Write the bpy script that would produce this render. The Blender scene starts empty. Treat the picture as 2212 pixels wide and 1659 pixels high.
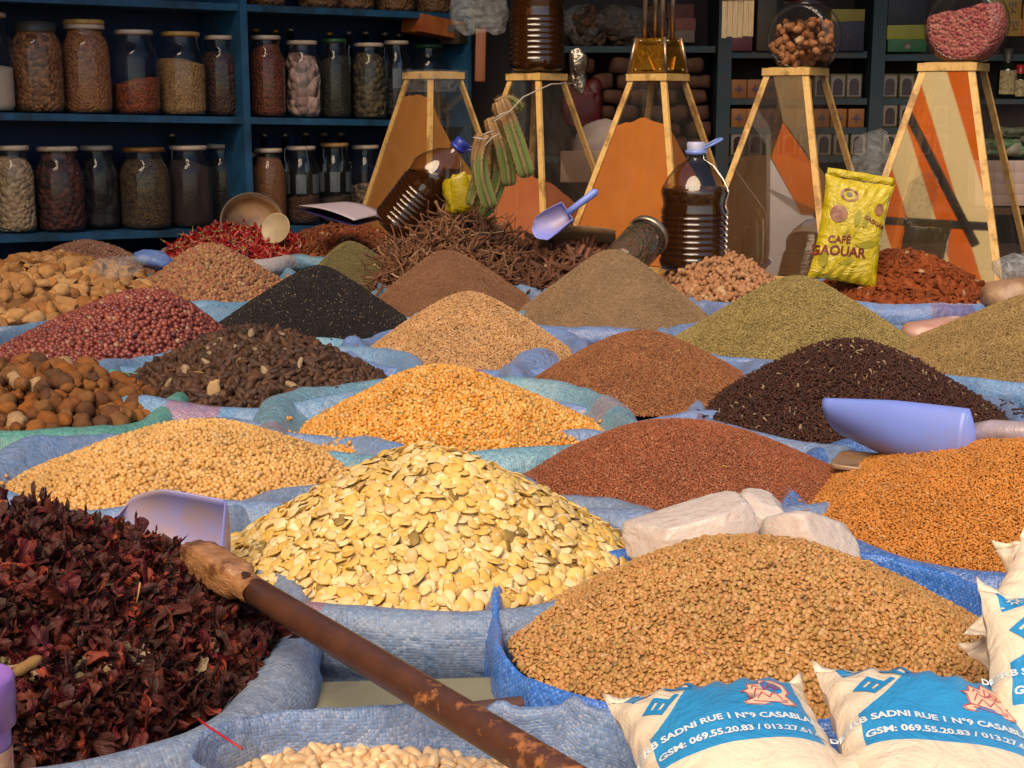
import bpy, bmesh, math, random
import numpy as np
from mathutils import Vector, Matrix, Quaternion
random.seed(7); rng = np.random.default_rng(7)
PI = math.pi
# ------------------------------------------------------------------ camera, sky, sun, exposure
SC = bpy.context.scene
COL = SC.collection
F = 3100.0                      # focal length in photo units (photo taken as 2212 x 1659)
CZ = 0.99                       # eye height
PITCH = math.atan(614.5 / F)
cam = bpy.data.objects.new('camera', bpy.data.cameras.new('camera')); COL.objects.link(cam)
cam.location = (0, 0, CZ); cam.rotation_euler = (PI/2 - PITCH, 0, 0)
cam.data.sensor_width = 36; cam.data.lens = 36 * F / 2212; cam.data.clip_start = .05; cam.data.clip_end = 200
SC.camera = cam
world = bpy.data.worlds.new('World'); SC.world = world; world.use_nodes = True
wn = world.node_tree.nodes; wl = world.node_tree.links
SUN_EL, SUN_AZ = math.radians(48), math.radians(197)      # azimuth the light comes from, clockwise from +y
sky = wn.new('ShaderNodeTexSky'); sky.sky_type = 'NISHITA'; sky.sun_disc = False
sky.sun_elevation = SUN_EL; sky.sun_rotation = SUN_AZ
wl.new(sky.outputs[0], wn['Background'].inputs[0]); wn['Background'].inputs[1].default_value = .115
sl = bpy.data.lights.new('sun', 'SUN'); sl.energy = 3.7; sl.angle = math.radians(44); sl.color = (1, .78, .52)
sun = bpy.data.objects.new('sun', sl); COL.objects.link(sun)
sd = Vector((math.sin(SUN_AZ)*math.cos(SUN_EL), math.cos(SUN_AZ)*math.cos(SUN_EL), math.sin(SUN_EL)))
sun.rotation_euler = sd.to_track_quat('Z', 'Y').to_euler()
SC.view_settings.view_transform = 'Standard'; SC.view_settings.look = 'None'; SC.view_settings.gamma = 1
SC.view_settings.exposure = 0.27
SC.cycles.use_denoising = True; SC.cycles.max_bounces = 8; SC.cycles.transparent_max_bounces = 16
SC.cycles.caustics_reflective = False; SC.cycles.caustics_refractive = False

def ray(px, py):
    v = (829.5 - py) / F; c, s = math.cos(PITCH), math.sin(PITCH)
    return Vector(((px - 1106) / F, c + v * s, -s + v * c))
def W(px, py, y):               # the point seen at (px, py) on the upright plane at distance y
    d = ray(px, py); return Vector((0, 0, CZ)) + d * (y / d.y)
def G(px, py, z):               # ... on the level plane at height z
    d = ray(px, py); return Vector((0, 0, CZ)) + d * ((z - CZ) / d.z)
def usz(y): return y / F / math.cos(PITCH)   # metres per photo unit at distance y (roughly)
RZ = 0.42                       # height of the sack rims

# ------------------------------------------------------------------ mesh helpers
def mesh_np(name, V, faces, mat=None, smooth=True, attrs=None, uv=None):
    """faces: list of index arrays (n,3) and/or (n,4)"""
    me = bpy.data.meshes.new(name)
    V = np.asarray(V, dtype=np.float32)
    me.vertices.add(len(V)); me.vertices.foreach_set('co', V.ravel())
    fs = [np.asarray(f, dtype=np.int32) for f in faces if len(f)]
    loops = np.concatenate([f.ravel() for f in fs])
    counts = np.concatenate([np.full(len(f), f.shape[1], dtype=np.int32) for f in fs])
    starts = np.concatenate([[0], np.cumsum(counts)[:-1]]).astype(np.int32)
    me.loops.add(len(loops)); me.loops.foreach_set('vertex_index', loops)
    me.polygons.add(len(counts)); me.polygons.foreach_set('loop_start', starts)
    me.update(calc_edges=True)
    me.polygons.foreach_set('use_smooth', np.full(len(counts), smooth, dtype=bool))
    for k, a in (attrs or {}).items():
        me.attributes.new(k, 'FLOAT', 'POINT').data.foreach_set('value', np.asarray(a, dtype=np.float32))
    if uv is not None:
        u = me.uv_layers.new(name='UVMap'); u.data.foreach_set('uv', np.asarray(uv, dtype=np.float32)[loops].ravel())
    if mat: me.materials.append(mat)
    return me
def link(name, me, parent=None, loc=None):
    o = bpy.data.objects.new(name, me); COL.objects.link(o)
    if parent is not None: o.parent = parent
    if loc is not None: o.location = loc
    return o
def tag(o, label, cat, group=None, kind=None):
    if label: o['label'] = label
    if cat: o['category'] = cat
    if group: o['group'] = group
    if kind: o['kind'] = kind
    return o
def empty(name, loc, label, cat, group=None, rot=None):
    o = bpy.data.objects.new(name, None); COL.objects.link(o); o.location = loc
    o.empty_display_size = .05
    if rot is not None: o.rotation_euler = rot
    return tag(o, label, cat, group)
class MB:
    def __init__(s): s.V = []; s.q = []; s.t = []; s.n = 0; s.uv = []
    def add(s, V, q=(), t=(), uv=None):
        V = np.asarray(V, float).reshape(-1, 3)
        s.V.append(V)
        if len(q): s.q.append(np.asarray(q, int).reshape(-1, 4) + s.n)
        if len(t): s.t.append(np.asarray(t, int).reshape(-1, 3) + s.n)
        s.uv.append(np.zeros((len(V), 2)) if uv is None else np.asarray(uv, float))
        s.n += len(V); return s
    def box(s, c, d, R=None, bev=0.0):
        x, y, z = [a / 2 for a in d]
        if bev:
            b = min(bev, x*.49, y*.49, z*.49); vs = []; 
            bm = bmesh.new(); bmesh.ops.create_cube(bm, size=1)
            for v in bm.verts: v.co = (v.co.x*2*x, v.co.y*2*y, v.co.z*2*z)
            bmesh.ops.bevel(bm, geom=bm.edges[:], offset=b, segments=2, profile=.6, affect='EDGES')
            bmesh.ops.triangulate(bm, faces=bm.faces[:])
            V = np.array([v.co[:] for v in bm.verts]); T = [[v.index for v in f.verts] for f in bm.faces]; bm.free()
            if R is not None: V = V @ np.array(R).T
            return s.add(V + np.array(c), t=T)
        V = np.array([[a, b, e] for a in (-x, x) for b in (-y, y) for e in (-z, z)])
        if R is not None: V = V @ np.array(R).T
        return s.add(V + np.array(c), q=[[0,1,3,2],[4,6,7,5],[0,4,5,1],[2,3,7,6],[0,2,6,4],[1,5,7,3]])
    def tube(s, pts, r, n=8, cap=True):
        pts = [np.array(p, float) for p in pts]; m = len(pts)
        rr = r if hasattr(r, '__len__') else [r] * m
        V = []; prev = None
        for i, p in enumerate(pts):
            d = pts[min(i+1, m-1)] - pts[max(i-1, 0)]; d = d / (np.linalg.norm(d) + 1e-12)
            if prev is None:
                a = np.cross(d, [0, 0, 1.]); 
                if np.linalg.norm(a) < .1: a = np.cross(d, [1., 0, 0])
            else: a = prev - d * np.dot(prev, d)
            a /= np.linalg.norm(a) + 1e-12; prev = a; b = np.cross(d, a)
            th = np.linspace(0, 2*PI, n, endpoint=False)
            V.append(p + rr[i] * (np.outer(np.cos(th), a) + np.outer(np.sin(th), b)))
        V = np.concatenate(V); q = []
        for i in range(m-1):
            for j in range(n):
                k = (j+1) % n; q.append([i*n+j, i*n+k, (i+1)*n+k, (i+1)*n+j])
        t = []
        if cap:
            c0 = len(V); V = np.vstack([V, pts[0], pts[-1]])
            for j in range(n):
                k = (j+1) % n; t += [[c0, k, j], [c0+1, (m-1)*n+j, (m-1)*n+k]]
        return s.add(V, q, t)
    def lathe(s, prof, n=24, c=(0,0,0), R=None, uv=False):
        prof = np.array(prof, float); m = len(prof)
        th = np.linspace(0, 2*PI, n, endpoint=False)
        V = np.stack([np.outer(prof[:,0], np.cos(th)), np.outer(prof[:,0], np.sin(th)), np.repeat(prof[:,1:2], n, 1)], -1).reshape(-1, 3)
        if R is not None: V = V @ np.array(R).T
        V = V + np.array(c)
        i, j = np.meshgrid(np.arange(m-1), np.arange(n), indexing='ij'); k = (j+1) % n
        q = np.stack([i*n+j, i*n+k, (i+1)*n+k, (i+1)*n+j], -1).reshape(-1, 4)
        return s.add(V, q)
    def sheet(s, P, uv=None):        # P: (a, b, 3) grid
        a, b = P.shape[:2]
        i, j = np.meshgrid(np.arange(a-1), np.arange(b-1), indexing='ij')
        q = np.stack([i*b+j, (i+1)*b+j, (i+1)*b+j+1, i*b+j+1], -1).reshape(-1, 4)
        return s.add(P.reshape(-1, 3), q, uv=None if uv is None else uv.reshape(-1, 2))
    def mesh(s, name, mat=None, smooth=True):
        fs = ([np.concatenate(s.q)] if s.q else []) + ([np.concatenate(s.t)] if s.t else [])
        return mesh_np(name, np.concatenate(s.V), fs, mat, smooth, uv=np.concatenate(s.uv))
    def obj(s, name, mat=None, parent=None, smooth=True, loc=None):
        return link(name, s.mesh(name, mat, smooth), parent, loc)
def autosmooth(o, deg=35):
    me = o.data; bm = bmesh.new(); bm.from_mesh(me)
    for e in bm.edges:
        if len(e.link_faces) == 2 and e.calc_face_angle(0) > math.radians(deg): e.smooth = False
    bm.to_mesh(me); bm.free(); return o
def solid(o, t, off=0):
    m = o.modifiers.new('thick', 'SOLIDIFY'); m.thickness = t; m.offset = off; return o
def nz(P, f, seed, octv=3):       # smooth pseudo noise, P (...,3) -> (...)
    r = np.random.default_rng(seed); P = np.asarray(P, float); out = 0; a = 1; tot = 0
    for o in range(octv):
        for k in range(4):
            d = r.normal(size=3); d *= f * (2**o) * (.7 + .6*r.random()) / np.linalg.norm(d)
            out = out + a * np.sin(P @ d + r.random()*6.28 + 1.3*np.sin(P @ (d[[1,2,0]]*.7) + r.random()*6.28))
        tot += 4*a*.5; a *= .5
    return out / tot
def rotm(ax, a): return np.array(Matrix.Rotation(a, 3, ax))
def frame3(x, y):                 # 3x3 with columns x, y', z
    x = Vector(x).normalized(); z = x.cross(Vector(y)).normalized(); y = z.cross(x)
    return np.array([[x[i], y[i], z[i]] for i in range(3)])

# ------------------------------------------------------------------ materials
def mat_new(name):
    m = bpy.data.materials.new(name); m.use_nodes = True
    return m, m.node_tree.nodes, m.node_tree.links, m.node_tree.nodes['Principled BSDF']
def C4(c): return (c[0], c[1], c[2], 1)
def hx(h, g=1.0):                 # sRGB hex -> linear
    out = []
    for i in (0, 2, 4):
        v = int(h[i:i+2], 16) / 255; out.append((v/12.92 if v < .04045 else ((v+.055)/1.055)**2.4) * g)
    return tuple(out)
def math_(ns, ls, op, a, b=None, c=None):
    n = ns.new('ShaderNodeMath'); n.operation = op
    for i, x in enumerate((a, b, c)):
        if x is None: continue
        if isinstance(x, (int, float)): n.inputs[i].default_value = x
        else: ls.new(x, n.inputs[i])
    return n.outputs[0]
def mixc(ns, ls, f, a, b, mode='MIX'):
    n = ns.new('ShaderNodeMix'); n.data_type = 'RGBA'; n.blend_type = mode
    if isinstance(f, (int, float)): n.inputs[0].default_value = f
    else: ls.new(f, n.inputs[0])
    for i, x in ((6, a), (7, b)):
        if isinstance(x, tuple): n.inputs[i].default_value = C4(x)
        else: ls.new(x, n.inputs[i])
    return n.outputs[2]
def noise(ns, ls, scale, coord=None, detail=3, rough=.6, dist=0):
    n = ns.new('ShaderNodeTexNoise'); n.inputs['Scale'].default_value = scale; n.inputs['Detail'].default_value = detail
    n.inputs['Roughness'].default_value = rough; n.inputs['Distortion'].default_value = dist
    if coord is not None: ls.new(coord, n.inputs['Vector'])
    return n.outputs[0]
def ramp(ns, ls, f, stops, interp='LINEAR'):
    n = ns.new('ShaderNodeValToRGB'); ls.new(f, n.inputs[0]); cr = n.color_ramp; cr.interpolation = interp
    while len(cr.elements) < len(stops): cr.elements.new(.5)
    for e, (p, c) in zip(cr.elements, stops):
        e.position = p; e.color = C4(c if isinstance(c, tuple) else (c, c, c))
    return n.outputs[0]
def bump(ns, ls, h, strength=.3, dist=.002, normal=None):
    n = ns.new('ShaderNodeBump'); n.inputs['Strength'].default_value = strength; n.inputs['Distance'].default_value = dist
    ls.new(h, n.inputs['Height'])
    if normal is not None: ls.new(normal, n.inputs['Normal'])
    return n.outputs[0]
def plain(name, c, rough=.6, c2=None, nscale=20, bs=.15, bd=.001, metal=0, spec=.5, stretch=None, dirt=None):
    m, ns, ls, b = mat_new(name)
    tc = ns.new('ShaderNodeTexCoord'); co = tc.outputs['Object']
    if stretch:
        mp = ns.new('ShaderNodeMapping'); mp.inputs['Scale'].default_value = stretch; ls.new(co, mp.inputs[0]); co = mp.outputs[0]
    f = noise(ns, ls, nscale, co, 5)
    c2 = c2 or tuple(x*.75 for x in c)
    fr = ramp(ns, ls, f, [(.3, 0.), (.7, 1.)])
    col = mixc(ns, ls, fr, c, c2)
    if dirt:
        f2 = noise(ns, ls, nscale*.35, tc.outputs['Object'], 6, .7)
        col = mixc(ns, ls, ramp(ns, ls, f2, [(.5, 0.), (.62, .8)]), col, dirt)
    ls.new(col, b.inputs['Base Color']); b.inputs['Roughness'].default_value = rough
    b.inputs['Metallic'].default_value = metal; b.inputs['Specular IOR Level'].default_value = spec
    if bs: ls.new(bump(ns, ls, f, bs, bd), b.inputs['Normal'])
    return m
def grain(name, stops, rough=.6, nscale=250, mot=.25, spec=.4, bd=.0004, bs=.4, spots=None, sub=0, dark=None, stretch=None):
    """colour differs from piece to piece: 'rnd' attribute in merged piles, object random on single pieces"""
    m, ns, ls, b = mat_new(name)
    at = ns.new('ShaderNodeAttribute'); at.attribute_name = 'rnd'
    oi = ns.new('ShaderNodeObjectInfo')
    f = math_(ns, ls, 'FRACT', math_(ns, ls, 'ADD', at.outputs['Fac'], oi.outputs['Random']))
    col = ramp(ns, ls, f, [(i/(len(stops)-1) if not isinstance(s[0], (int, float)) or len(s) == 3 else s[0], s if len(s) == 3 else s[1]) for i, s in enumerate(stops)])
    col = mixc(ns, ls, math_(ns, ls, 'MULTIPLY', math_(ns, ls, 'GREATER_THAN', f, .968), .6), col, (.05, .025, .012))     # a few dark, a few pale bits
    col = mixc(ns, ls, math_(ns, ls, 'MULTIPLY', math_(ns, ls, 'LESS_THAN', f, .022), .55), col, (.62, .45, .25))
    tc = ns.new('ShaderNodeTexCoord')
    co = tc.outputs['Object']
    if stretch: mp = ns.new('ShaderNodeMapping'); mp.inputs['Scale'].default_value = stretch; ls.new(co, mp.inputs[0]); co = mp.outputs[0]
    nn = noise(ns, ls, nscale, co, 3)
    col = mixc(ns, ls, mot, col, mixc(ns, ls, ramp(ns, ls, nn, [(.3, 0.), (.7, 1.)]), col, dark or (.02, .012, .006)), 'MIX')
    if spots:
        n2 = noise(ns, ls, spots[1], tc.outputs['Object'], 2)
        col = mixc(ns, ls, ramp(ns, ls, n2, [(spots[2], 0.), (spots[2]+.06, 1.)]), col, spots[0])
    big = noise(ns, ls, 11, tc.outputs['Object'], 4, .6)
    col = mixc(ns, ls, ramp(ns, ls, big, [(.35, 0.), (.7, .5)]), col, mixc(ns, ls, .5, col, (.01, .006, .004)))
    ls.new(col, b.inputs['Base Color']); b.inputs['Roughness'].default_value = rough
    b.inputs['Specular IOR Level'].default_value = spec
    if sub: b.inputs['Subsurface Weight'].default_value = sub; b.inputs['Subsurface Radius'].default_value = (.01, .006, .003); b.inputs['Subsurface Scale'].default_value = .3
    ls.new(bump(ns, ls, nn, bs, bd), b.inputs['Normal'])
    return m
def sackmat(name, ca, cb, cg, bands=(), bandcol=(.45, .06, .1), rough=.38, tape=.0034, dirt=.3, pk=.22):
    pale = (.40, .47, .58); ca = tuple(a*(1-pk)+p*pk for a, p in zip(ca, pale)); cb = tuple(a*(1-pk)+p*pk for a, p in zip(cb, pale)); cg = tuple(a*(1-pk)+p*pk for a, p in zip(cg, pale))
    """woven plastic tape cloth; UV in metres along / across; bands = [(centre, half width)] in metres of u"""
    m, ns, ls, b = mat_new(name)
    uvn = ns.new('ShaderNodeUVMap'); sp = ns.new('ShaderNodeSeparateXYZ'); ls.new(uvn.outputs[0], sp.inputs[0])
    u, v = sp.outputs[0], sp.outputs[1]
    us = math_(ns, ls, 'DIVIDE', u, tape); vs = math_(ns, ls, 'DIVIDE', v, tape)
    iu = math_(ns, ls, 'FLOOR', us); iv = math_(ns, ls, 'FLOOR', vs)
    ck = math_(ns, ls, 'ABSOLUTE', math_(ns, ls, 'MODULO', math_(ns, ls, 'ADD', iu, iv), 2.0))
    ck = math_(ns, ls, 'GREATER_THAN', ck, .5)
    cb_ = ns.new('ShaderNodeCombineXYZ'); ls.new(iu, cb_.inputs[0]); ls.new(iv, cb_.inputs[1])
    wn_ = ns.new('ShaderNodeTexWhiteNoise'); wn_.noise_dimensions = '2D'; ls.new(cb_.outputs[0], wn_.inputs['Vector'])
    tc = ns.new('ShaderNodeTexCoord')
    big = noise(ns, ls, 9, tc.outputs['Object'], 4, .6)
    col = mixc(ns, ls, ramp(ns, ls, big, [(.35, 0.), (.65, 1.)]), ca, cb)
    bm_ = None
    for (c0, hw) in bands:
        g = math_(ns, ls, 'LESS_THAN', math_(ns, ls, 'ABSOLUTE', math_(ns, ls, 'SUBTRACT', u, c0)), hw)
        bm_ = g if bm_ is None else math_(ns, ls, 'MAXIMUM', bm_, g)
    # warp tapes carry the colour, weft tapes run greyish through
    weft = mixc(ns, ls, math_(ns, ls, 'MULTIPLY', wn_.outputs[0], .75), cg, ca)
    if bm_ is not None: col = mixc(ns, ls, bm_, col, bandcol)
    full = mixc(ns, ls, math_(ns, ls, 'MULTIPLY', ck, .8), col, weft)
    full = mixc(ns, ls, math_(ns, ls, 'MULTIPLY', wn_.outputs[0], .5), full, tuple(x*.4 for x in ca))
    d = noise(ns, ls, 23, tc.outputs['Object'], 6, .7)
    full = mixc(ns, ls, math_(ns, ls, 'MULTIPLY', ramp(ns, ls, d, [(.45, 0.), (.75, 1.)]), dirt), full, (.3, .24, .2))
    ls.new(full, b.inputs['Base Color'])
    b.inputs['Roughness'].default_value = rough; b.inputs['Specular IOR Level'].default_value = .55
    fu = math_(ns, ls, 'ABSOLUTE', math_(ns, ls, 'SUBTRACT', math_(ns, ls, 'FRACT', us), .5))
    fv = math_(ns, ls, 'ABSOLUTE', math_(ns, ls, 'SUBTRACT', math_(ns, ls, 'FRACT', vs), .5))
    hh = math_(ns, ls, 'ADD', math_(ns, ls, 'MULTIPLY', math_(ns, ls, 'MAXIMUM', fu, fv), -1.0), math_(ns, ls, 'MULTIPLY', wn_.outputs[0], .5))
    n1 = bump(ns, ls, hh, .7, .001)
    cr = noise(ns, ls, 24, tc.outputs['Object'], 3, .5, 1.5)
    ls.new(bump(ns, ls, cr, .6, .009, n1), b.inputs['Normal'])
    return m
def glass(name, tint=(1, 1, 1), rough=.03, ior=1.5, gloss=1.0, dirt=.0, floor=0):
    m, ns, ls, b = mat_new(name); ns.remove(b)
    out = ns['Material Output']
    tr = ns.new('ShaderNodeBsdfTransparent'); tr.inputs[0].default_value = C4(tint)
    gl = ns.new('ShaderNodeBsdfGlossy'); gl.inputs['Roughness'].default_value = rough
    lw = ns.new('ShaderNodeLayerWeight'); lw.inputs[0].default_value = .5; f0 = ((ior-1)/(ior+1))**2
    mx = ns.new('ShaderNodeMixShader'); f = math_(ns, ls, 'MULTIPLY', math_(ns, ls, 'ADD', f0, math_(ns, ls, 'MULTIPLY', math_(ns, ls, 'POWER', lw.outputs['Facing'], 4.0), 1-f0)), gloss)
    f = math_(ns, ls, 'MAXIMUM', math_(ns, ls, 'MINIMUM', f, 1.0), floor)
    ls.new(f, mx.inputs[0]); ls.new(tr.outputs[0], mx.inputs[1]); ls.new(gl.outputs[0], mx.inputs[2])
    last = mx.outputs[0]
    if dirt:
        df = ns.new('ShaderNodeBsdfDiffuse'); df.inputs[0].default_value = (.5, .45, .4, 1)
        tc = ns.new('ShaderNodeTexCoord'); mp = ns.new('ShaderNodeMapping'); mp.inputs['Scale'].default_value = (1, 1, .18)
        ls.new(tc.outputs['Object'], mp.inputs[0])
        n = noise(ns, ls, 25, mp.outputs[0], 6, .7)
        m2 = ns.new('ShaderNodeMixShader')
        ls.new(math_(ns, ls, 'MULTIPLY', ramp(ns, ls, n, [(.4, .25), (.7, 1.)]), dirt), m2.inputs[0]); ls.new(last, m2.inputs[1]); ls.new(df.outputs[0], m2.inputs[2]); last = m2.outputs[0]
    ls.new(last, out.inputs[0])
    return m
def plastic_film(name, tint=(.8, .8, .8), a=.25):
    m, ns, ls, b = mat_new(name); ns.remove(b)
    out = ns['Material Output']; tr = ns.new('ShaderNodeBsdfTransparent')
    p = ns.new('ShaderNodeBsdfPrincipled'); p.inputs['Base Color'].default_value = C4(tint); p.inputs['Roughness'].default_value = .18
    tc = ns.new('ShaderNodeTexCoord'); n = noise(ns, ls, 26, tc.outputs['Object'], 4, .6, 1.5)
    ls.new(bump(ns, ls, n, 1, .02), p.inputs['Normal'])
    mx = ns.new('ShaderNodeMixShader'); ls.new(ramp(ns, ls, n, [(.35, a*.5), (.7, min(1, a*2))]), mx.inputs[0])
    ls.new(tr.outputs[0], mx.inputs[1]); ls.new(p.outputs[0], mx.inputs[2]); ls.new(mx.outputs[0], out.inputs[0])
    return m

# ------------------------------------------------------------------ grain shapes (x = long axis, z = thin axis)
def blob(nu, nv, a, b, c, fn=None):
    """closed ellipsoid with nv rings along x, nu around"""
    V = [[-a, 0, 0]]
    for i in range(1, nv):
        ph = PI * i / nv; x = -a * math.cos(ph); r = math.sin(ph)
        for j in range(nu):
            th = 2*PI*j/nu; V.append([x, b*r*math.cos(th), c*r*math.sin(th)])
    V.append([a, 0, 0]); V = np.array(V)
    q, t = [], []
    for j in range(nu):
        k = (j+1) % nu; t.append([0, 1+k, 1+j]); L = 1+(nv-2)*nu; t.append([L+nu, L+j, L+k])
    for i in range(nv-2):
        for j in range(nu):
            k = (j+1) % nu; q.append([1+i*nu+j, 1+i*nu+k, 1+(i+1)*nu+k, 1+(i+1)*nu+j])
    if fn is not None: V = fn(V)
    return V, np.array(q, int).reshape(-1, 4), np.array(t, int)
def bend(V, k):                   # curve the long axis sideways
    V = V.copy(); V[:, 1] += k * V[:, 0]**2; return V
def lump(V, amp, f, seed):
    n = np.linalg.norm(V, axis=1, keepdims=True) + 1e-9
    return V + V / n * (amp * nz(V, f, seed, 2))[:, None]
T_LENTIL = [blob(8, 6, .0034, .0033, .0015), blob(8, 6, .0032, .0031, .0017), blob(8, 6, .0029, .0028, .0014)]
T_SOY = [blob(9, 7, .0044, .0039, .0037), blob(9, 7, .0041, .0040, .0036), blob(8, 6, .0046, .0037, .0034)]
def corn_f(V):
    V = V.copy(); t = V[:, 0] / .0048; V[:, 1] *= (1.05 - .42*t); V[:, 2] *= (1 - .1*t); V[:, 0] *= np.where(V[:, 0] < 0, .8, 1.15); return V
T_CORN = [blob(8, 6, .0048, .0041, .0026, corn_f), blob(8, 6, .0045, .0043, .0029, corn_f), blob(8, 6, .0046, .0038, .0031, corn_f)]
T_FLAX = [blob(5, 4, .0024, .0011, .0005), blob(5, 4, .0021, .0012, .0006)]
T_FENU = [blob(6, 4, .0030, .0018, .0015), blob(6, 4, .0024, .0019, .0016), blob(6, 4, .0034, .0017, .0013)]
T_CUMIN = [blob(4, 4, .0034, .0008, .0007, lambda V: bend(V, 60)), blob(4, 4, .0028, .0009, .0008, lambda V: bend(V, -70)), blob(4, 3, .0026, .0008, .0007)]
T_FENNEL = [blob(5, 4, .0042, .0013, .0011, lambda V: bend(V, 40)), blob(5, 4, .0036, .0014, .0011, lambda V: bend(V, -40)), blob(4, 4, .0046, .0009, .0008, lambda V: bend(V, 50))]
T_CREAM = [blob(6, 5, .0046, .0019, .0013, lambda V: bend(V, 30)), blob(6, 5, .0040, .0020, .0015, lambda V: bend(V, -40)), blob(6, 5, .0036, .0017, .0013)]
T_NIG = [blob(5, 4, .0021, .0013, .0012), blob(5, 4, .0018, .0014, .0012)]
def clove(seed):
    r = random.Random(seed); mb = MB()
    k = r.uniform(-.0012, .0012)
    mb.tube([(-.008, 0, 0), (-.003, k, 0), (.003, k, 0), (.0052, 0, 0)], [.0008, .0011, .0014, .0022], 6)
    V, q, t = blob(6, 5, .0021, .002, .002); mb.add(V + np.array([.0062, 0, 0]), q, t)
    return np.concatenate(mb.V), np.concatenate(mb.q), np.concatenate(mb.t)
T_CLOVE = [clove(1), clove(2), clove(3)]
def pod(seed):
    r = random.Random(seed); a, b = r.uniform(.011, .021), r.uniform(.0052, .0085)
    def f(V):
        t = V[:, 0]/a; V = V.copy(); V[:, 1:] *= (1 + .22*np.sin(t*3 + seed))[:, None]; V[:, 1:] *= np.where(t > .3, 1-.5*(t-.3), 1)[:, None]
        return lump(bend(V, r.uniform(-9, 9)), .0012, 420, seed)
    return blob(10, 10, a, b, b*.9, f)
T_POD = [pod(i) for i in range(8)]
def bud(seed, a=.0078):
    return blob(9, 7, a, a*.92, a*.88, lambda V: lump(V, a*.13, 5/a*.5, seed))
T_BUD = [bud(i) for i in range(6)]
def berry(seed):
    a = .0069
    def f(V):
        V = lump(V, .0003, 300, seed); d = np.clip((V[:, 0]-a*.8)/(a*.2), 0, 1); V[:, 0] -= d*.0016; return V
    return blob(12, 9, a, a, a*.96, f)
T_BERRY = [berry(i) for i in range(4)]
def broad(seed):
    r = random.Random(seed); a, b, c = r.uniform(.0098, .0124), r.uniform(.0074, .0092), r.uniform(.0028, .004)
    cut = r.random() < .3
    def f(V):
        th = np.arctan2(V[:, 1]/b, V[:, 0]/a)
        k = 1 + .07*np.sin(2*th+seed) + .06*np.sin(3*th+seed*2) + .04*np.sin(7*th+seed)
        V = V.copy(); V[:, :2] *= k[:, None]
        V[:, 1] += 9*V[:, 0]**2                                   # kidney side
        V[:, 2] = np.where(V[:, 2] < 0, V[:, 2]*.25, V[:, 2])     # split face is flat
        V[:, 2] += 12*V[:, 0]**2 * r.uniform(-.6, 1) + .0006*nz(V, 350, seed, 2)
        if cut: V[:, 0] = np.minimum(V[:, 0], a*.55 + .0012*np.sin(V[:, 1]*1500))
        return V
    return blob(12, 10, a, b, c, f)
T_BROAD = [broad(i) for i in range(12)]
def wbean(seed):
    r = random.Random(seed); a = r.uniform(.0086, .0105); b = r.uniform(.0046, .0056)
    return blob(12, 10, a, b, b*.86, lambda V: bend(V*np.array([1, 1, 1]), r.choice((-1, 1))*r.uniform(6, 15)))
T_WBEAN = [wbean(i) for i in range(7)]
def almond(seed):
    r = random.Random(seed); a = r.uniform(.0125, .0148)
    def f(V):
        t = V[:, 0]/a; V = V.copy(); V[:, 1] *= np.where(t > 0, 1-.45*t*t, 1); V[:, 0] *= np.where(t > 0, 1.15, .9)
        th = np.arctan2(V[:, 2], V[:, 1]); V[:, 1:] *= (1+.03*np.sin(9*th))[:, None]; return V
    return blob(12, 9, a, .0076, .0042, f)
T_ALMOND = [(V*1.18, q, t) for V, q, t in [almond(i) for i in range(5)]]
def join(parts):
    mb = MB()
    for V, q, t in parts: mb.add(V, q, t)
    return np.concatenate(mb.V), np.concatenate(mb.q), np.concatenate(mb.t)
def ginger(seed):
    r = random.Random(seed); mb = MB(); pts = []; x = -.022; y = 0
    n = r.randint(4, 6); rr = []
    for i in range(n*2+1):
        pts.append((x + i*.044/(n*2), r.uniform(-.004, .004), r.uniform(-.002, .002))); rr.append(.0085*(.8+.35*math.sin(i*1.9+seed)) if 0 < i < n*2 else .003)
    mb.tube(pts, rr, 9)
    for k in range(r.randint(1, 3)):
        i = r.randint(2, n*2-2); s = r.choice((-1, 1)); p = pts[i]; L = r.uniform(.012, .018)
        mb.tube([p, (p[0]+.003, p[1]+s*L*.5, p[2]+.002), (p[0]+.005, p[1]+s*L*.85, p[2]+.003), (p[0]+.006, p[1]+s*L, p[2]+.003)], [.0065, .0075, .0062, .002], 8)
    V = np.concatenate(mb.V); V = V + .0011*np.stack([nz(V, 260, seed+k, 2) for k in range(3)], -1)
    return V, np.concatenate(mb.q), np.concatenate(mb.t)
T_GINGER = [ginger(i) for i in range(7)]
def nut(seed):
    r = random.Random(seed); a = r.uniform(.018, .026); b = a*r.uniform(.62, .8); rough = r.random() < .6
    def f(V):
        t = V[:, 0]/a; V = V.copy(); V[:, 1:] *= np.where(t > 0, 1-.18*t, 1)[:, None]
        V = lump(V, .0022, 110, seed)
        if rough: V = lump(V, .0026, 330, seed+9)
        V = lump(V, .0007, 800, seed+19)
        return V
    return blob(20, 16, a, b, b*.92, f)
T_NUT = [nut(i) for i in range(8)]
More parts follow.
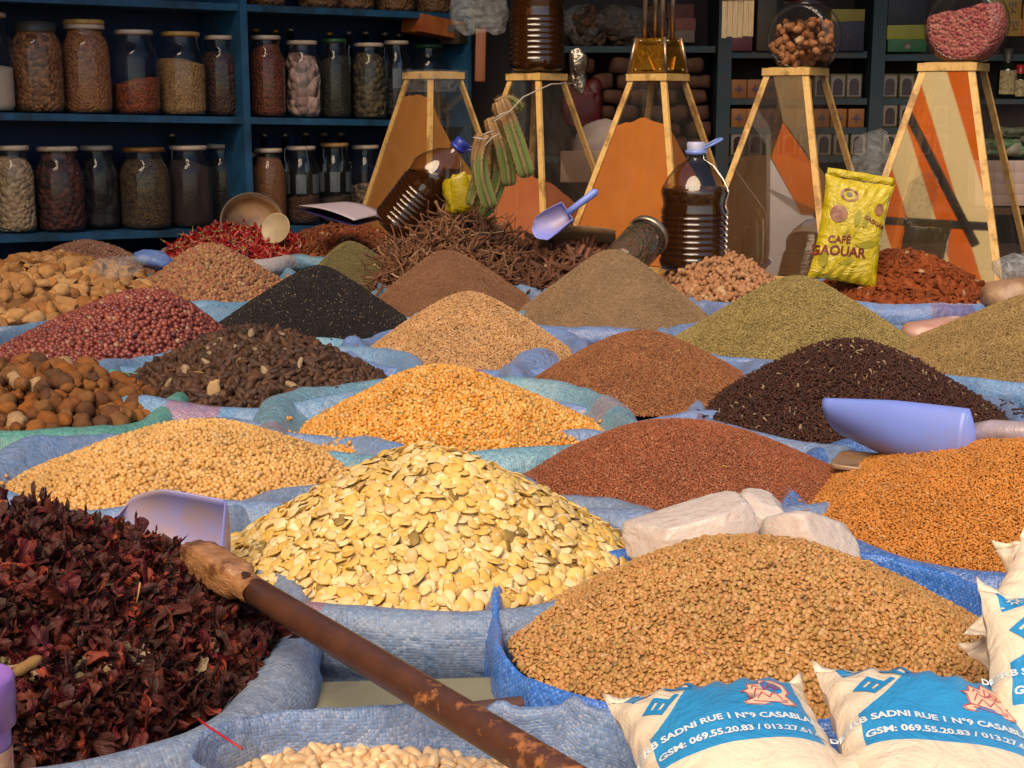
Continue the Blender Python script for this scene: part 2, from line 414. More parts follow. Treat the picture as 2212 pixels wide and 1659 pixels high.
def gourd(seed):
    """dried tan root pieces: rounded knobs, some snapped off with a ragged end, a few hollow shells"""
    r = random.Random(seed); k = seed % 4
    if k < 3:
        a = r.uniform(.026, .04); b = a*r.uniform(.5, .72)
        def f(V):
            V = lump(V, .0045, 75, seed)
            V = bend(V, r.uniform(-6, 6))
            cut = r.uniform(.35, .9)*a
            if k > 0: V[:, 0] = np.where(V[:, 0] > cut, cut + .0022*nz(V*np.array([0, 1, 1]), 400, seed, 2), V[:, 0])
            rr_ = np.random.default_rng(seed+40)
            for _ in range(4):
                d_ = rr_.normal(size=3); d_ /= np.linalg.norm(d_); ex = (V @ d_).max()*rr_.uniform(.62, .95); V = V - np.outer(np.maximum(V @ d_ - ex, 0)*.93, d_)
            return lump(V, .0013, 300, seed+3)
        return blob(20, 18, a, b, b*.85, f)
    mb = MB(); n = 16; m = 8; P = np.zeros((m, n, 3)); P2 = np.zeros((m, n, 3))
    for i in range(m):
        for j in range(n):
            th = (j/(n-1)-.5)*3.6; R = .022*(1+.16*math.sin(th*3+seed)); x = (i/(m-1)-.5)*.05 + .005*math.sin(th*4+seed)
            for Q, rr in ((P, R), (P2, R-.004)): Q[i, j] = (x, rr*math.sin(th), rr*math.cos(th)-.012)
    P += .0018*np.stack([nz(P, 160, seed+k, 2) for k in range(3)], -1); P2 += .0018*np.stack([nz(P2, 160, seed+k, 2) for k in range(3)], -1)
    mb.sheet(P); mb.sheet(P2[:, ::-1])
    for e in (0, -1): 
        mb.sheet(np.stack([P[e], P2[e]], 0)); mb.sheet(np.stack([P[:, e], P2[:, e]], 0))
    return np.concatenate(mb.V), np.concatenate(mb.q), np.zeros((0, 3), int)
T_GOURD = [gourd(i) for i in range(10)]
def petal_bits(seed, big=1.0):
    """a crumpled dried calyx: long crinkled petals from one base"""
    r = random.Random(seed); mb = MB(); n = r.randint(3, 5)
    for k in range(n):
        L = r.uniform(.016, .042)*big; w = r.uniform(.005, .014)*big; az = r.uniform(-1.6, 1.6) + (PI if r.random() < .35 else 0)
        el = r.uniform(-.3, .7); cu = r.uniform(-90, 60); tw = r.uniform(-3.2, 3.2); nu_, nv_ = 11, 11
        P = np.zeros((nu_, nv_, 3)); ph = r.uniform(0, 6)
        a = 0.; x = z = 0.
        for i in range(nu_):
            t = i/(nu_-1); a = el + cu*t*.03 + .25*math.sin(5*t+ph)
            if i: x += L/(nu_-1)*math.cos(a); z += L/(nu_-1)*math.sin(a)
            ww = w*(.35 + 1.0*math.sin(PI*min(t*.62+.12, 1)))*(1+.25*math.sin(t*9+ph))
            for j in range(nv_):
                s = (j/(nv_-1)-.5)*2; 
                yy = s*ww*.5; zz = abs(s)**1.5*ww*.5 + .0014*math.sin(s*6+ph+t*5) + .0016*math.sin(s*15-t*3)
                c_, s_ = math.cos(tw*t), math.sin(tw*t)
                P[i, j] = (x, yy*c_-zz*s_, z + yy*s_+zz*c_)
        P = P @ rotm('Z', az).T
        mb.sheet(P)
    V = np.concatenate(mb.V); V -= V.mean(0)*np.array([1, 1, .6])
    return V, np.concatenate(mb.q), np.zeros((0, 3), int)
T_HIB = [petal_bits(i, .98) for i in range(16)]
def chilli(seed):
    r = random.Random(seed); L = r.uniform(.05, .075); k = r.uniform(-5, 5); pts = []; rr = []
    for i in range(9):
        t = i/8; pts.append(((t-.5)*L, k*((t-.5)*L)**2*2 + .002*math.sin(t*5+seed), .002*math.sin(t*4+seed)))
        rr.append([.0042, .0058, .0064, .006, .0056, .005, .004, .0026, .0007][i]*r.uniform(.9, 1.15))
    mb = MB(); mb.tube(pts, rr, 9); V = mb.V[0]; V = V + .0012*np.stack([nz(V, 330, seed+k_, 2) for k_ in range(3)], -1); V[:, 2] *= .75
    st = MB(); p = np.array(pts[0]); st.tube([p + (.001, 0, 0), p - (.003, 0, 0), p - (.010, .001, -.001), p - (.018, .004, -.003)], [.0042, .003, .001, .0008], 6)
    return (V, mb.q[0], mb.t[0]), st
def bark(seed):
    r = random.Random(seed); L = r.uniform(.05, .11); w = r.uniform(.009, .019); m, n = 8, 6; P = np.zeros((m, n, 3))
    for i in range(m):
        for j in range(n):
            t = (i/(m-1)-.5); s = (j/(n-1)-.5)*2; ww = w*(1-.5*abs(t)*r.uniform(.6, 1.2)); th = s*1.2
            P[i, j] = (t*L, ww*.6*math.sin(th), ww*.5*math.cos(th) - 3.5*(t*L)**2*r.choice((1, 1, 1)))
    P += .0012*np.stack([nz(P, 200, seed+k, 2) for k in range(3)], -1)
    Q = P - np.array([0, 0, .002]); mb = MB(); mb.sheet(P); mb.sheet(Q[:, ::-1])
    for e in (0, -1): mb.sheet(np.stack([P[e], Q[e]], 0)); mb.sheet(np.stack([P[:, e], Q[:, e]], 0))
    return np.concatenate(mb.V), np.concatenate(mb.q), np.zeros((0, 3), int)
def rootp(seed):
    r = random.Random(seed); L = r.uniform(.11, .2); p = np.array([-L/2, 0, 0.]); d = np.array([1., 0, 0]); pts = [p.copy()]; n = 13
    for i in range(n):
        d = d + np.array([r.uniform(-.15, .25), r.uniform(-.75, .75), r.uniform(-.45, .45)]); d /= np.linalg.norm(d); p = p + d*L/n; pts.append(p.copy())
    R = r.uniform(.0024, .0048); mb = MB(); mb.tube(pts, [R*(1.1-.6*i/n)*r.uniform(.85, 1.2) for i in range(n+1)], 6)
    if r.random() < .6:
        b = pts[n//2]; mb.tube([b, b+np.array([.01, .012, .004]), b+np.array([.016, .026, .01])], [R*.7, R*.55, R*.3], 5)
    return np.concatenate(mb.V), np.concatenate(mb.q), np.concatenate(mb.t)
def chip(seed):
    r = random.Random(seed); a = r.uniform(.008, .014)
    return blob(8, 6, a, a*r.uniform(.5, .9), a*r.uniform(.25, .5), lambda V: lump(bend(V, r.uniform(-30, 30)), a*.25, 2.2/a, seed))
T_CHIP = [chip(i) for i in range(6)]
T_CHIPL = [bark(i+50) for i in range(9)]

# ------------------------------------------------------------------ setting: ground, shop floor, walls, ceiling
CAMV = np.array([0, 0, CZ])
m_ground = plain('packed earth', (.3, .22, .15), .9, (.2, .15, .1), 6, .4, .01)
m_wallb = plain('dark blue paint', hx('10305a'), .7, hx('0c2646'), 5, .2, .002)
m_dark = plain('dark plaster', (.07, .05, .045), .9, (.045, .035, .03), 3, .3, .004)  # near-black brown plaster tone, lightly mottled
m_ceil = plain('ceiling boards', (.16, .12, .09), .85, (.1, .08, .06), 4)
g = MB(); g.sheet(np.array([[[x, y, 0] for y in (-60, -8, 3, 12, 60)] for x in (-60, -4, 4, 60)], float))
tag(g.obj('ground', m_ground), None, None, kind='structure')
g = MB(); g.box((1.2, 7.7, 1.3), (8.4, .16, 2.6)); g.box((1.2, 5.5, -.04), (8.2, 4.3, .09))
tag(g.obj('back_wall', m_dark, smooth=False), 'dark wall closing the back of the shop', 'wall', kind='structure')
g = MB(); g.box((-4.5, 1.2, 2.6), (.2, 9.0, 5.2))  # unseen wall, added so the pyramid panes mirror dark brown instead of sky
tag(g.obj('reflection_backdrop', plain('brown plaster', hx('5c4434'), .9, hx('443024'), 3, .4, .01), smooth=False), 'unseen brown plaster wall added left of the stall to darken the pane reflections', 'wall', kind='structure')
g = MB(); g.box((4.2, 4.9, 1.3), (.15, 5.4, 2.6))
tag(g.obj('side_wall', m_dark, smooth=False), 'dark side wall of the shop beyond the right-hand shelves', 'wall', kind='structure')
g = MB(); cp = [(-4.2, 1.6), (-1.66, 3.4), (-.45, 5.05), (.3, 4.95), (5.2, 4.8), (5.2, 7.9), (-4.2, 7.9)]; n_ = len(cp)  # unseen; slanted front edge shaped to shade the jar shelves, not the pyramids
g.add([(x, y, z) for z in (2.12, 2.22) for x, y in cp], t=[t_ for i in range(0, n_-2) for t_ in ((n_-1, i+1, i), (2*n_-1, n_+i, n_+i+1))], q=[[i, (i+1) % n_, n_+(i+1) % n_, n_+i] for i in range(n_)])
tag(g.obj('ceiling', m_ceil, smooth=False), None, None, kind='structure')

# ------------------------------------------------------------------ heaps
class Heap:
    def __init__(s, L, R, cy, Fy, pk, z=RZ, k=.25, seed=1, amp=.0062, back=1.0):
        c = G((L+R)/2, cy, z); s.c = np.array(c); s.z = z
        f = np.array([0, math.cos(PITCH), -math.sin(PITCH)]); dep = float((s.c-CAMV) @ f)
        s.rx = (R-L)/2/F*dep; s.ry = c.y - G((L+R)/2, Fy, z).y; s.back = back
        p = W(pk[0], pk[1], c.y + .02); s.o = np.array([(p.x-c.x)/s.rx, .02/s.ry]); s.o *= min(1, .6/max(.01, np.linalg.norm(s.o)))
        s.h = p.z - z; s.k = k; s.seed = seed; s.amp = amp; s.dep = dep
    def H(s, x, y):              # height at world x, y
        yy = (y-s.c[1]); q = np.stack([(x-s.c[0])/s.rx, np.where(yy > 0, yy/(s.ry*s.back), yy/s.ry)], -1)
        d = q - s.o; dd = (d**2).sum(-1) + 1e-9; od = (d*s.o).sum(-1); oo = (s.o**2).sum()
        it = (-od + np.sqrt(od**2 + dd*(1-oo))) / dd; t = 1/it
        tt = np.clip(t, 0, 1.3)
        g_ = (math.sqrt(1+s.k**2) - np.sqrt(tt**2+s.k**2)) / (math.sqrt(1+s.k**2)-s.k)
        n = nz(np.stack([x, y, 0*x], -1), 17, s.seed, 4)
        return s.z + s.h*g_ + s.amp*n*np.clip(1.2-tt, 0, 1), t
    def core(s, mb, drop=.004, n=72, m=26):
        th = np.linspace(0, 2*PI, n+1); r = np.linspace(.001, 1.01, m)
        x = s.c[0] + s.rx*np.outer(r, np.cos(th)); y = s.c[1] + s.ry*np.outer(r, np.sin(th))*np.where(np.sin(th) > 0, s.back, 1)
        zz, t = s.H(x, y); mb.sheet(np.stack([x, y, zz-drop], -1))
    def scatter(s, sp, jit=.35, tmax=1.05, facing=-.15, seed=0):
        r = np.random.default_rng(seed + s.seed*13)
        nx = int(2.14*s.rx/sp)+2; R2 = s.ry*(1.07+s.back*1.07); ny = int(R2/(sp*.866))+2
        ii, jj = np.meshgrid(np.arange(nx), np.arange(ny), indexing='ij')
        x = s.c[0] - s.rx*1.07 + (ii + .5*(jj % 2))*sp; y = s.c[1] - s.ry*1.07 + jj*sp*.866
        x = x.ravel() + r.uniform(-jit, jit, x.size)*sp; y = y.ravel() + r.uniform(-jit, jit, y.size)*sp
        z, t = s.H(x, y); k = t < tmax; x, y, z = x[k], y[k], z[k]
        e = .003; zx = (s.H(x+e, y)[0]-s.H(x-e, y)[0])/(2*e); zy = (s.H(x, y+e)[0]-s.H(x, y-e)[0])/(2*e)
        N = np.stack([-zx, -zy, np.ones_like(zx)], -1); N /= np.linalg.norm(N, axis=1, keepdims=True)
        P = np.stack([x, y, z], -1); v = CAMV-P; v /= np.linalg.norm(v, axis=1, keepdims=True)
        ok = (N*v).sum(1) > facing
        # drop what lies far outside the picture
        px = (P[:, 0]/P[:, 1])*F + 1106; ok &= (px > -420) & (px < 2640)
        return P[ok], N[ok]
def frames(N, tilt, r, lay=None):
    n = N + tilt*r.normal(size=N.shape); n /= np.linalg.norm(n, axis=1, keepdims=True)
    a = r.normal(size=N.shape); 
    if lay is not None: a = a*.6 + np.array(lay)
    x = a - n*(a*n).sum(1, keepdims=True); x /= np.linalg.norm(x, axis=1, keepdims=True)+1e-9
    y = np.cross(n, x); return np.stack([x, y, n], -1)     # (n,3,3) columns
def merge(name, temps, P, Rm, S, mat, extra=None, seed=3, coremat=None):
    r = np.random.default_rng(seed); which = r.integers(0, len(temps), len(P)); Vs, Q, T, A = [], [], [], []; off = 0
    for k, (V, q, t) in enumerate(temps):
        idx = np.where(which == k)[0]
        if not len(idx): continue
        X = np.einsum('nij,vj->nvi', Rm[idx], V) * S[idx][:, None, None] + P[idx][:, None, :]
        Vs.append(X.reshape(-1, 3)); A.append(np.repeat(r.random(len(idx)), len(V)))
        o = off + np.arange(len(idx))[:, None, None]*len(V)
        if len(q): Q.append((q[None]+o).reshape(-1, 4))
        if len(t): T.append((t[None]+o).reshape(-1, 3))
        off += len(idx)*len(V)
    if extra is not None:
        V = np.concatenate(extra.V); Vs.append(V); A.append(np.full(len(V), .5))
        Q.append(np.concatenate(extra.q)+off)
        if extra.t: T.append(np.concatenate(extra.t)+off)
        off += len(V)
    return mesh_np(name, np.concatenate(Vs), ([np.concatenate(Q)] if Q else [])+([np.concatenate(T)] if T else []), mat, True, {'rnd': np.concatenate(A)})
def stuff_heap(name, label, h, temps, sp, mat, tilt=.35, sc=(.8, 1.2), layers=((0., 1.),), jit=.38, tmax=1.06, lay=None, drop=.004, seed=1, cat='heap'):
    r = np.random.default_rng(seed+77); Ps, Rs, Ss = [], [], []
    for li, (dz, f) in enumerate(layers):
        P, N = h.scatter(sp/f, jit, tmax, seed=seed+li*5); P = P + N*dz + N*r.normal(size=(len(P), 1))*sp*.12
        Ps.append(P); Rs.append(frames(N, tilt, r, lay)); Ss.append(r.uniform(*sc, len(P)))
    e = MB(); h.core(e, drop)
    if id(h) in SACKS:
        P, N = stray(SACKS[id(h)], h, temps, mat, 60, seed)
        if len(P): P = P + N*temps[0][0][:, 2].max()*.9; Ps.append(P); Rs.append(frames(N, .15, r)); Ss.append(r.uniform(*sc, len(P)))
    me = merge(name, temps, np.concatenate(Ps), np.concatenate(Rs), np.concatenate(Ss), mat, e, seed)
    return tag(link(name, me), label, cat, kind='stuff')
def stray(sack, h, temps, mat, n, seed):
    """grains spilled on the rim of the sack and its neighbours"""
    from mathutils.bvhtree import BVHTree
    me = sack.data; vs = [v.co[:] for v in me.vertices]; bv = BVHTree.FromPolygons(vs, [p.vertices[:] for p in me.polygons]); r = np.random.default_rng(seed); P, N = [], []
    while len(P) < n:
        th = r.uniform(PI*1.0, PI*2.0) if r.random() < .8 else r.uniform(0, PI); k = 1 + abs(r.normal())*.055; x = h.c[0]+(h.rx+.01)*k*math.cos(th); y = h.c[1]+(h.ry+.01)*k*math.sin(th)
        hit = bv.ray_cast(Vector((x, y, h.z+.3)), Vector((0, 0, -1)))
        if hit[0] is None or hit[0].z < h.z-.05 or abs(hit[1].z) < .6: n -= 1; continue
        P.append(hit[0][:]); N.append(np.array(hit[1][:])*np.sign(hit[1].z))
    return np.array(P), np.array(N)
SACKS = {}
def piece_heap(name, label, group, cat, h, temps, sp, mat, heapname, heaplabel, tilt=.5, sc=(.88, 1.12), dz=.002, nmax=300, jit=.4, tmax=1.03, under=1, udz=-.004, drop=.006, seed=1, child=None, lift=None):
    """up to nmax nearest pieces are objects of their own, the rest of the pile is one object"""
    r = np.random.default_rng(seed+5)
    P, N = h.scatter(sp, jit, tmax, seed=seed); P = P + N*dz + N*r.normal(size=(len(P), 1))*sp*.13
    R_ = frames(N, tilt, r); S = r.uniform(*sc, len(P))
    px = P[:, 0]/P[:, 1]*F + 1106; v = CAMV-P; v /= np.linalg.norm(v, axis=1, keepdims=True)
    vis = ((N*v).sum(1) > .02) & (px > -15) & (px < 2227)
    d = np.linalg.norm(P-CAMV, axis=1) + np.where(vis, 0, 100); idx = np.argsort(d)[:nmax]; idx = idx[vis[idx]]
    mask = np.zeros(len(P), bool); mask[idx] = True
    meshes = [mesh_np(name, V, [q, t], mat) for V, q, t in temps]
    cmesh = child
    for n_, i in enumerate(idx):
        o = bpy.data.objects.new(name, meshes[r.integers(0, len(meshes))]); COL.objects.link(o)
        M = Matrix(R_[i].tolist()).to_4x4(); M.translation = Vector(P[i]); o.matrix_world = M @ Matrix.Scale(float(S[i]), 4)
        tag(o, label, cat, group)
        if cmesh is not None:
            c = bpy.data.objects.new(cmesh[0], cmesh[1]); COL.objects.link(c); c.parent = o
    Ps, Rs, Ss = [P[~mask]], [R_[~mask]], [S[~mask]]
    for u in range(under):
        P2, N2 = h.scatter(sp*.95, .45, min(tmax, 1.0), seed=seed+31+u); Ps.append(P2 + N2*(udz*(1+u))); Rs.append(frames(N2, tilt*1.3, r)); Ss.append(r.uniform(*sc, len(P2)))
    e = MB(); h.core(e, drop)
    me = merge(heapname, temps, np.concatenate(Ps), np.concatenate(Rs), np.concatenate(Ss), mat, e, seed)
    tag(link(heapname, me), heaplabel, 'heap', kind='stuff'); return len(idx)

# ------------------------------------------------------------------ sacks
def make_sack(label, h, mat, grow=.022, roll=1.0, wav=.006, kind='roll', seed=1, pleats=(), lift=0.0, name='sack', dz=None, bot=.40, body=0.0):
    """open woven sack with its mouth rolled over. h: the heap it holds"""
    if kind == 'roll':
        prof = [(-.07, -.05), (-.03, -.022), (-.012, -.004), (-.004, .006), (.006, .012), (.017, .011), (.027, .004), (.034, -.008), (.036, -.022), (.033, -.036), (.025, -.047), (.014, -.054), (.008, -.062), (.012, -.078), (.022, -.11), (.03, -.17), (.032, -.24), (.026, -.32), (.01, -.385), (-.04, -bot)]
    else:   # standing collar
        prof = [(-.05, -.10), (-.026, -.075), (-.012, -.045), (-.004, -.018), (.0, .0), (.003, .004), (.006, .001), (.010, -.012), (.016, -.03), (.02, -.05), (.022, -.08), (.024, -.12), (.028, -.18), (.03, -.25), (.025, -.33), (.01, -.385), (-.03, -bot)]
    pr = np.array(prof); pr[:, :] *= np.where(pr[:, 1:2] > -.07, roll, 1)
    pr[:, 0] += body*np.clip((-.06-pr[:, 1])/.05, 0, 1)*np.clip((pr[:, 1]+.42)/.1, 0, 1)
    # finer profile
    s = np.concatenate([[0], np.cumsum(np.hypot(*np.diff(pr, axis=0).T))]); m = 46
    ss = np.linspace(0, s[-1], m); ss = ss**1.0
    ss = np.concatenate([np.linspace(0, s[-1]*.42, 30), np.linspace(s[-1]*.42, s[-1], 17)[1:]]); m = len(ss)
    o = np.interp(ss, s, pr[:, 0]); zz = np.interp(ss, s, pr[:, 1])
    n = 168; th = np.linspace(0, 2*PI, n+1)
    r = np.random.default_rng(seed)
    def an(amp, ks):
        out = 0
        for k in ks: out = out + amp/math.sqrt(k)*r.normal()*np.cos(k*th + r.random()*6.28)
        return out
    outw = an(wav*1.1, (2, 3, 4, 5, 7)); upw = an(wav*.9, (2, 3, 5, 6, 8)); fold = an(.10, (5, 8, 13, 17, 23)); fat = 1+an(.16, (1, 2, 3, 5))
    P = np.zeros((m, n+1, 3)); U = np.zeros((m, n+1, 2))
    A, B = h.rx + grow, h.ry + grow; arc = np.concatenate([[0], np.cumsum(np.hypot(A*np.diff(np.cos(th)), B*np.diff(np.sin(th))))])
    ct, st = np.cos(th), np.sin(th); sq = 1/(np.abs(ct)**2.4+np.abs(st)**2.4)**(1/2.4)   # slightly squared mouth
    pl = 0
    for (a, w, d) in pleats: pl = pl + d*np.exp(-(((th-a+PI) % (2*PI)-PI)/w)**2)
    for i in range(m):
        up = 1 if zz[i] > -.07 else max(0, 1-(-.07-zz[i])/.12)
        body = 1-up
        off = o[i]*fat*(1+ .25*fold*up) + outw*(.6+.4*up) + body*.008*np.sin(th*14+seed)*fold*3
        R = np.hypot
        x = h.c[0] + (A*ct*sq + off*ct) ; y = h.c[1] + (np.where(st > 0, (B-grow)*h.back+grow, B)*st*sq + off*st)
        Q_ = np.stack([x*1.0, y, np.full_like(x, zz[i]*1.6)], -1); crk = .0024*up*nz(Q_, 62, seed, 3) + .0042*up*(.5-np.abs(nz(Q_, 30, seed+5, 2)))
        hole = 1 if ss[i] > .03 else .4
        x = x + ct*crk*hole; y = y + st*crk*hole
        z = h.z + (dz or 0) + zz[i]*(1+.18*fold*up) + upw*up + pl*up + lift*up + crk*.8
        P[i] = np.stack([x, y, z], -1); U[i] = np.stack([arc, np.full(n+1, ss[i])], -1)
    P[:, -1] = P[:, 0]
    # fade the closing seam
    for j in range(1, 8): w_ = (1-j/8)*.5; P[:, -1-j] = P[:, -1-j]*(1-w_) + (P[:, 0]+(P[:, -1-j]-P[:, -1]))*w_
    mb = MB(); mb.sheet(P, U)
    o = tag(mb.obj(name, mat), label, 'sack'); SACKS[id(h)] = o; return o
BLUE, BLUE2, GREY = hx('3f74c0'), hx('2d62b4'), hx('8b93ae')
TEAL, TEAL2 = hx('4f93ab'), hx('3b7f9f')
PINK = hx('9c4a68')
def SM(name, ca=BLUE, cb=BLUE2, cg=GREY, bands=(), bc=PINK, **k): return sackmat('sack cloth '+name, ca, cb, cg, bands, bc, **k)

# -- the heaps: left, right, rim height, front (photo units) and peak
H_lentil = Heap(1128, 2155, 1372, 1562, (1610, 1172), k=.55, seed=1)
H_broad  = Heap(490, 1350, 1190, 1322, (925, 975), k=.30, seed=2)
H_hib    = Heap(-400, 572, 1400, 1655, (0, 1135), k=.28, seed=3, amp=.007)
H_soy    = Heap(48, 785, 1030, 1112, (440, 912), k=.55, seed=4)
H_corn   = Heap(655, 1285, 925, 1003, (945, 798), k=.38, seed=5)
H_flax   = Heap(1118, 1835, 1028, 1108, (1450, 905), k=.45, seed=6)
H_fenu   = Heap(1755, 2640, 1095, 1262, (2245, 938), k=.35, seed=7)
H_clove  = Heap(1535, 2150, 885, 965, (1850, 742), k=.38, seed=8)
H_anise  = Heap(1950, 2540, 775, 850, (2275, 640), k=.30, seed=9)
H_green  = Heap(1460, 1978, 738, 786, (1725, 599), k=.22, seed=10)
H_alm    = Heap(1772, 2145, 636, 668, (1950, 547), k=.50, seed=11)
H_ging   = Heap(1422, 1688, 630, 660, (1540, 552), k=.6, seed=12)
H_tan    = Heap(1120, 1522, 676, 716, (1325, 538), k=.16, seed=13)
H_brown  = Heap(1160, 1625, 822, 886, (1385, 716), k=.32, seed=14)
H_cream  = Heap(788, 1238, 762, 806, (1012, 630), k=.22, seed=15)
H_nig    = Heap(472, 882, 698, 741, (685, 570), k=.16, seed=16)
H_herb   = Heap(655, 872, 612, 645, (752, 520), k=.3, seed=17)
H_pink   = Heap(808, 1152, 652, 690, (962, 543), k=.28, seed=18)
H_pod    = Heap(275, 822, 828, 886, (545, 712), k=.35, seed=19, amp=.006)
H_berry  = Heap(32, 468, 742, 812, (325, 632), k=.4, seed=20)
H_bud    = Heap(300, 595, 622, 664, (452, 535), k=.35, seed=21)
H_bud2   = Heap(15, 330, 592, 620, (188, 524), k=.45, seed=22)
H_gourd  = Heap(-110, 318, 652, 712, (60, 572), k=.9, seed=23, amp=.008)
H_nut    = Heap(-190, 335, 888, 952, (30, 800), k=.6, seed=24, amp=.006)
H_chil   = Heap(372, 672, 542, 566, (508, 488), z=RZ+.05, k=.5, seed=25, amp=.006)
H_chip   = Heap(600, 870, 528, 556, (745, 492), z=RZ+.05, k=.7, seed=26)
H_root   = Heap(815, 1150, 592, 640, (985, 470), z=RZ+.02, k=.22, seed=27, amp=.01)
H_bark   = Heap(1070, 1370, 592, 632, (1225, 505), z=RZ+.02, k=.6, seed=28, amp=.008)
H_wbean  = Heap(300, 1160, 1742, 1960, (690, 1672), z=RZ-.04, k=.9, seed=29, amp=.005)

# -- sacks
make_sack('bright blue woven sack holding the brown lentils, its mouth standing up as a collar', H_lentil, SM('lentil', hx('2f78dc'), hx('2a6cd4'), hx('6c98dc'), rough=.26, pk=.04, dirt=.15), grow=.030, kind='collar', seed=1, pleats=((2.95, .1, .022), (3.7, .1, -.004)), wav=.006, lift=.016)
make_sack('grey blue woven sack with a red band holding the split broad beans', H_broad, SM('broad', hx('5b7fae'), hx('6f86a8'), hx('8e93a3'), bands=((1.13, .05),), bc=hx('a85a5f'), rough=.5), grow=.030, roll=1.25, seed=2, wav=.008, body=.035, dz=.006)
make_sack('faded grey blue sack holding the dried hibiscus, rim rolled thick', H_hib, SM('hib', hx('6f87ac'), hx('8290a8'), hx('8d96ac'), rough=.55), grow=.02, roll=1.1, seed=3, wav=.006)
make_sack('blue sack with a frayed rim around the yellow soybeans', H_soy, SM('soy', hx('5a8ccc'), hx('6784ac'), hx('8a97b4'), bands=((.52, .035),), bc=hx('a0586a'), rough=.42), grow=.034, roll=1.2, seed=4, wav=.009, dz=.010)
make_sack('teal woven sack with a pale pink patch holding the corn kernels', H_corn, SM('corn', hx('4a8eae'), hx('62a0ad'), hx('8ab0bd'), bands=((.10, .04), (1.06, .03)), bc=hx('a8808c'), rough=.36), grow=.042, roll=1.4, seed=5, wav=.008, dz=.014)
make_sack('wrinkled blue sack round the fine red brown flax seeds', H_flax, SM('flax', hx('5f82b8'), hx('6d8cbc'), hx('8795b5'), rough=.45), grow=.026, roll=.95, seed=6, wav=.011, dz=.004)
make_sack('glossy dark blue sack beneath the orange fenugreek seeds', H_fenu, SM('fenu', hx('2860b4'), hx('3670c0'), hx('7b92bc'), rough=.28, pk=.08), grow=.016, roll=1.3, seed=7, wav=.006)
make_sack('blue sack with silvery sheen holding the dark cloves', H_clove, SM('clove', hx('3f76c2'), hx('5584bc'), hx('8e9bb8'), bands=((1.0, .03),), bc=hx('8a5868'), rough=.33), grow=.018, roll=.85, seed=8, wav=.008)
make_sack('vivid blue sack at the right edge holding fennel seeds', H_anise, SM('anise', hx('2f7cc4'), hx('3f8ccc'), hx('7aa0c4'), rough=.33), grow=.018, roll=1.0, seed=9)
make_sack('medium blue sack under the cone of green dried herb', H_green, SM('green', hx('4274bc'), hx('5482be'), hx('8595b4'), rough=.4), grow=.018, roll=.9, seed=10, pleats=((2.9, .12, .012),))
make_sack('blue sack with a purple band holding the almonds', H_alm, SM('alm', hx('3c74c4'), hx('3268bc'), hx('6f8cc0'), bands=((1.42, .055), (.0, .03)), bc=hx('6a3a7a'), rough=.4), grow=.012, roll=1.15, seed=11)
make_sack('dark blue sack behind the green herb holding ginger roots', H_ging, SM('ging', hx('3c62a4'), hx('34588c'), hx('6c7c9c'), rough=.45), grow=.012, roll=.8, seed=12)
make_sack('blue and purple striped sack under the tall tan cumin cone', H_tan, SM('tan', hx('5077bc'), hx('456cb4'), hx('7f8cb4'), bands=((1.02, .04),), bc=hx('8a4a80'), rough=.38), grow=.02, roll=.95, seed=13, wav=.008)
make_sack('crumpled blue sack holding the brown caraway seeds', H_brown, SM('brown', hx('6188cc'), hx('557cc0'), hx('8296c4'), rough=.36), grow=.026, roll=1.35, seed=14, wav=.012, pleats=((3.6, .12, .014),), dz=-.004)
make_sack('shiny blue sack with a red stripe holding the cream coloured seeds', H_cream, SM('cream', hx('4a80d2'), hx('5684c8'), hx('8c9cc4'), bands=((1.27, .03),), bc=hx('9a4064'), rough=.3), grow=.024, roll=1.0, seed=15, pleats=((3.05, .1, .016),), wav=.009, dz=.004)
make_sack('light teal sack around the black nigella seeds', H_nig, SM('nig', hx('4f9cc0'), hx('5ca4bc'), hx('88b0c4'), bands=((1.3, .035),), bc=hx('9a7c88'), rough=.42), grow=.018, roll=1.0, seed=16)
make_sack('small teal sack under the dull green herb cone', H_herb, SM('herb', TEAL2, TEAL, hx('7f98a8'), rough=.5), grow=.01, roll=.7, seed=17)
make_sack('teal sack with a greyish pink band behind the cream seeds', H_pink, SM('pink', TEAL, hx('5f8fae'), hx('8a93a8'), bands=((.98, .08),), bc=hx('9c7a80'), rough=.5), grow=.014, roll=.85, seed=18)
make_sack('light blue sack with a pink red patch holding the dark brown pods', H_pod, SM('pod', hx('5796cc'), hx('6aa0cc'), hx('93a9c4'), bands=((1.40, .045),), bc=hx('b05a70'), rough=.38), grow=.048, roll=1.35, seed=19, wav=.008, dz=.012)
make_sack('blue sack with a red frayed corner holding the red brown berries', H_berry, SM('berry', hx('4690cc'), hx('5898c4'), hx('8aa4c0'), bands=((.74, .03),), bc=hx('b04858'), rough=.42), grow=.026, roll=1.15, seed=20, wav=.009, dz=.006)
make_sack('sky blue sack holding the pinkish dried rosebuds', H_bud, SM('bud', hx('4796c4'), hx('3f8cbc'), hx('7fa8c0'), rough=.42), grow=.02, roll=1.0, seed=21, wav=.008)
make_sack('dull blue sack in the back left holding the small pale buds', H_bud2, SM('bud2', hx('4a74a8'), hx('54789c'), hx('808a9c'), rough=.5), grow=.012, roll=.8, seed=22)
make_sack('greyish blue sack under the tan root pieces at the left edge', H_gourd, SM('gourd', hx('5a84ac'), hx('6c84a4'), hx('8c90a4'), rough=.5), grow=.012, roll=.9, seed=23)
m_gr = SM('nut', hx('2f9c84'), hx('2a8f7c'), hx('5fae98'), rough=.36)
make_sack('green plastic sack holding the large wrinkled brown nuts', H_nut, m_gr, grow=.024, roll=1.25, seed=24, wav=.006, dz=.008)
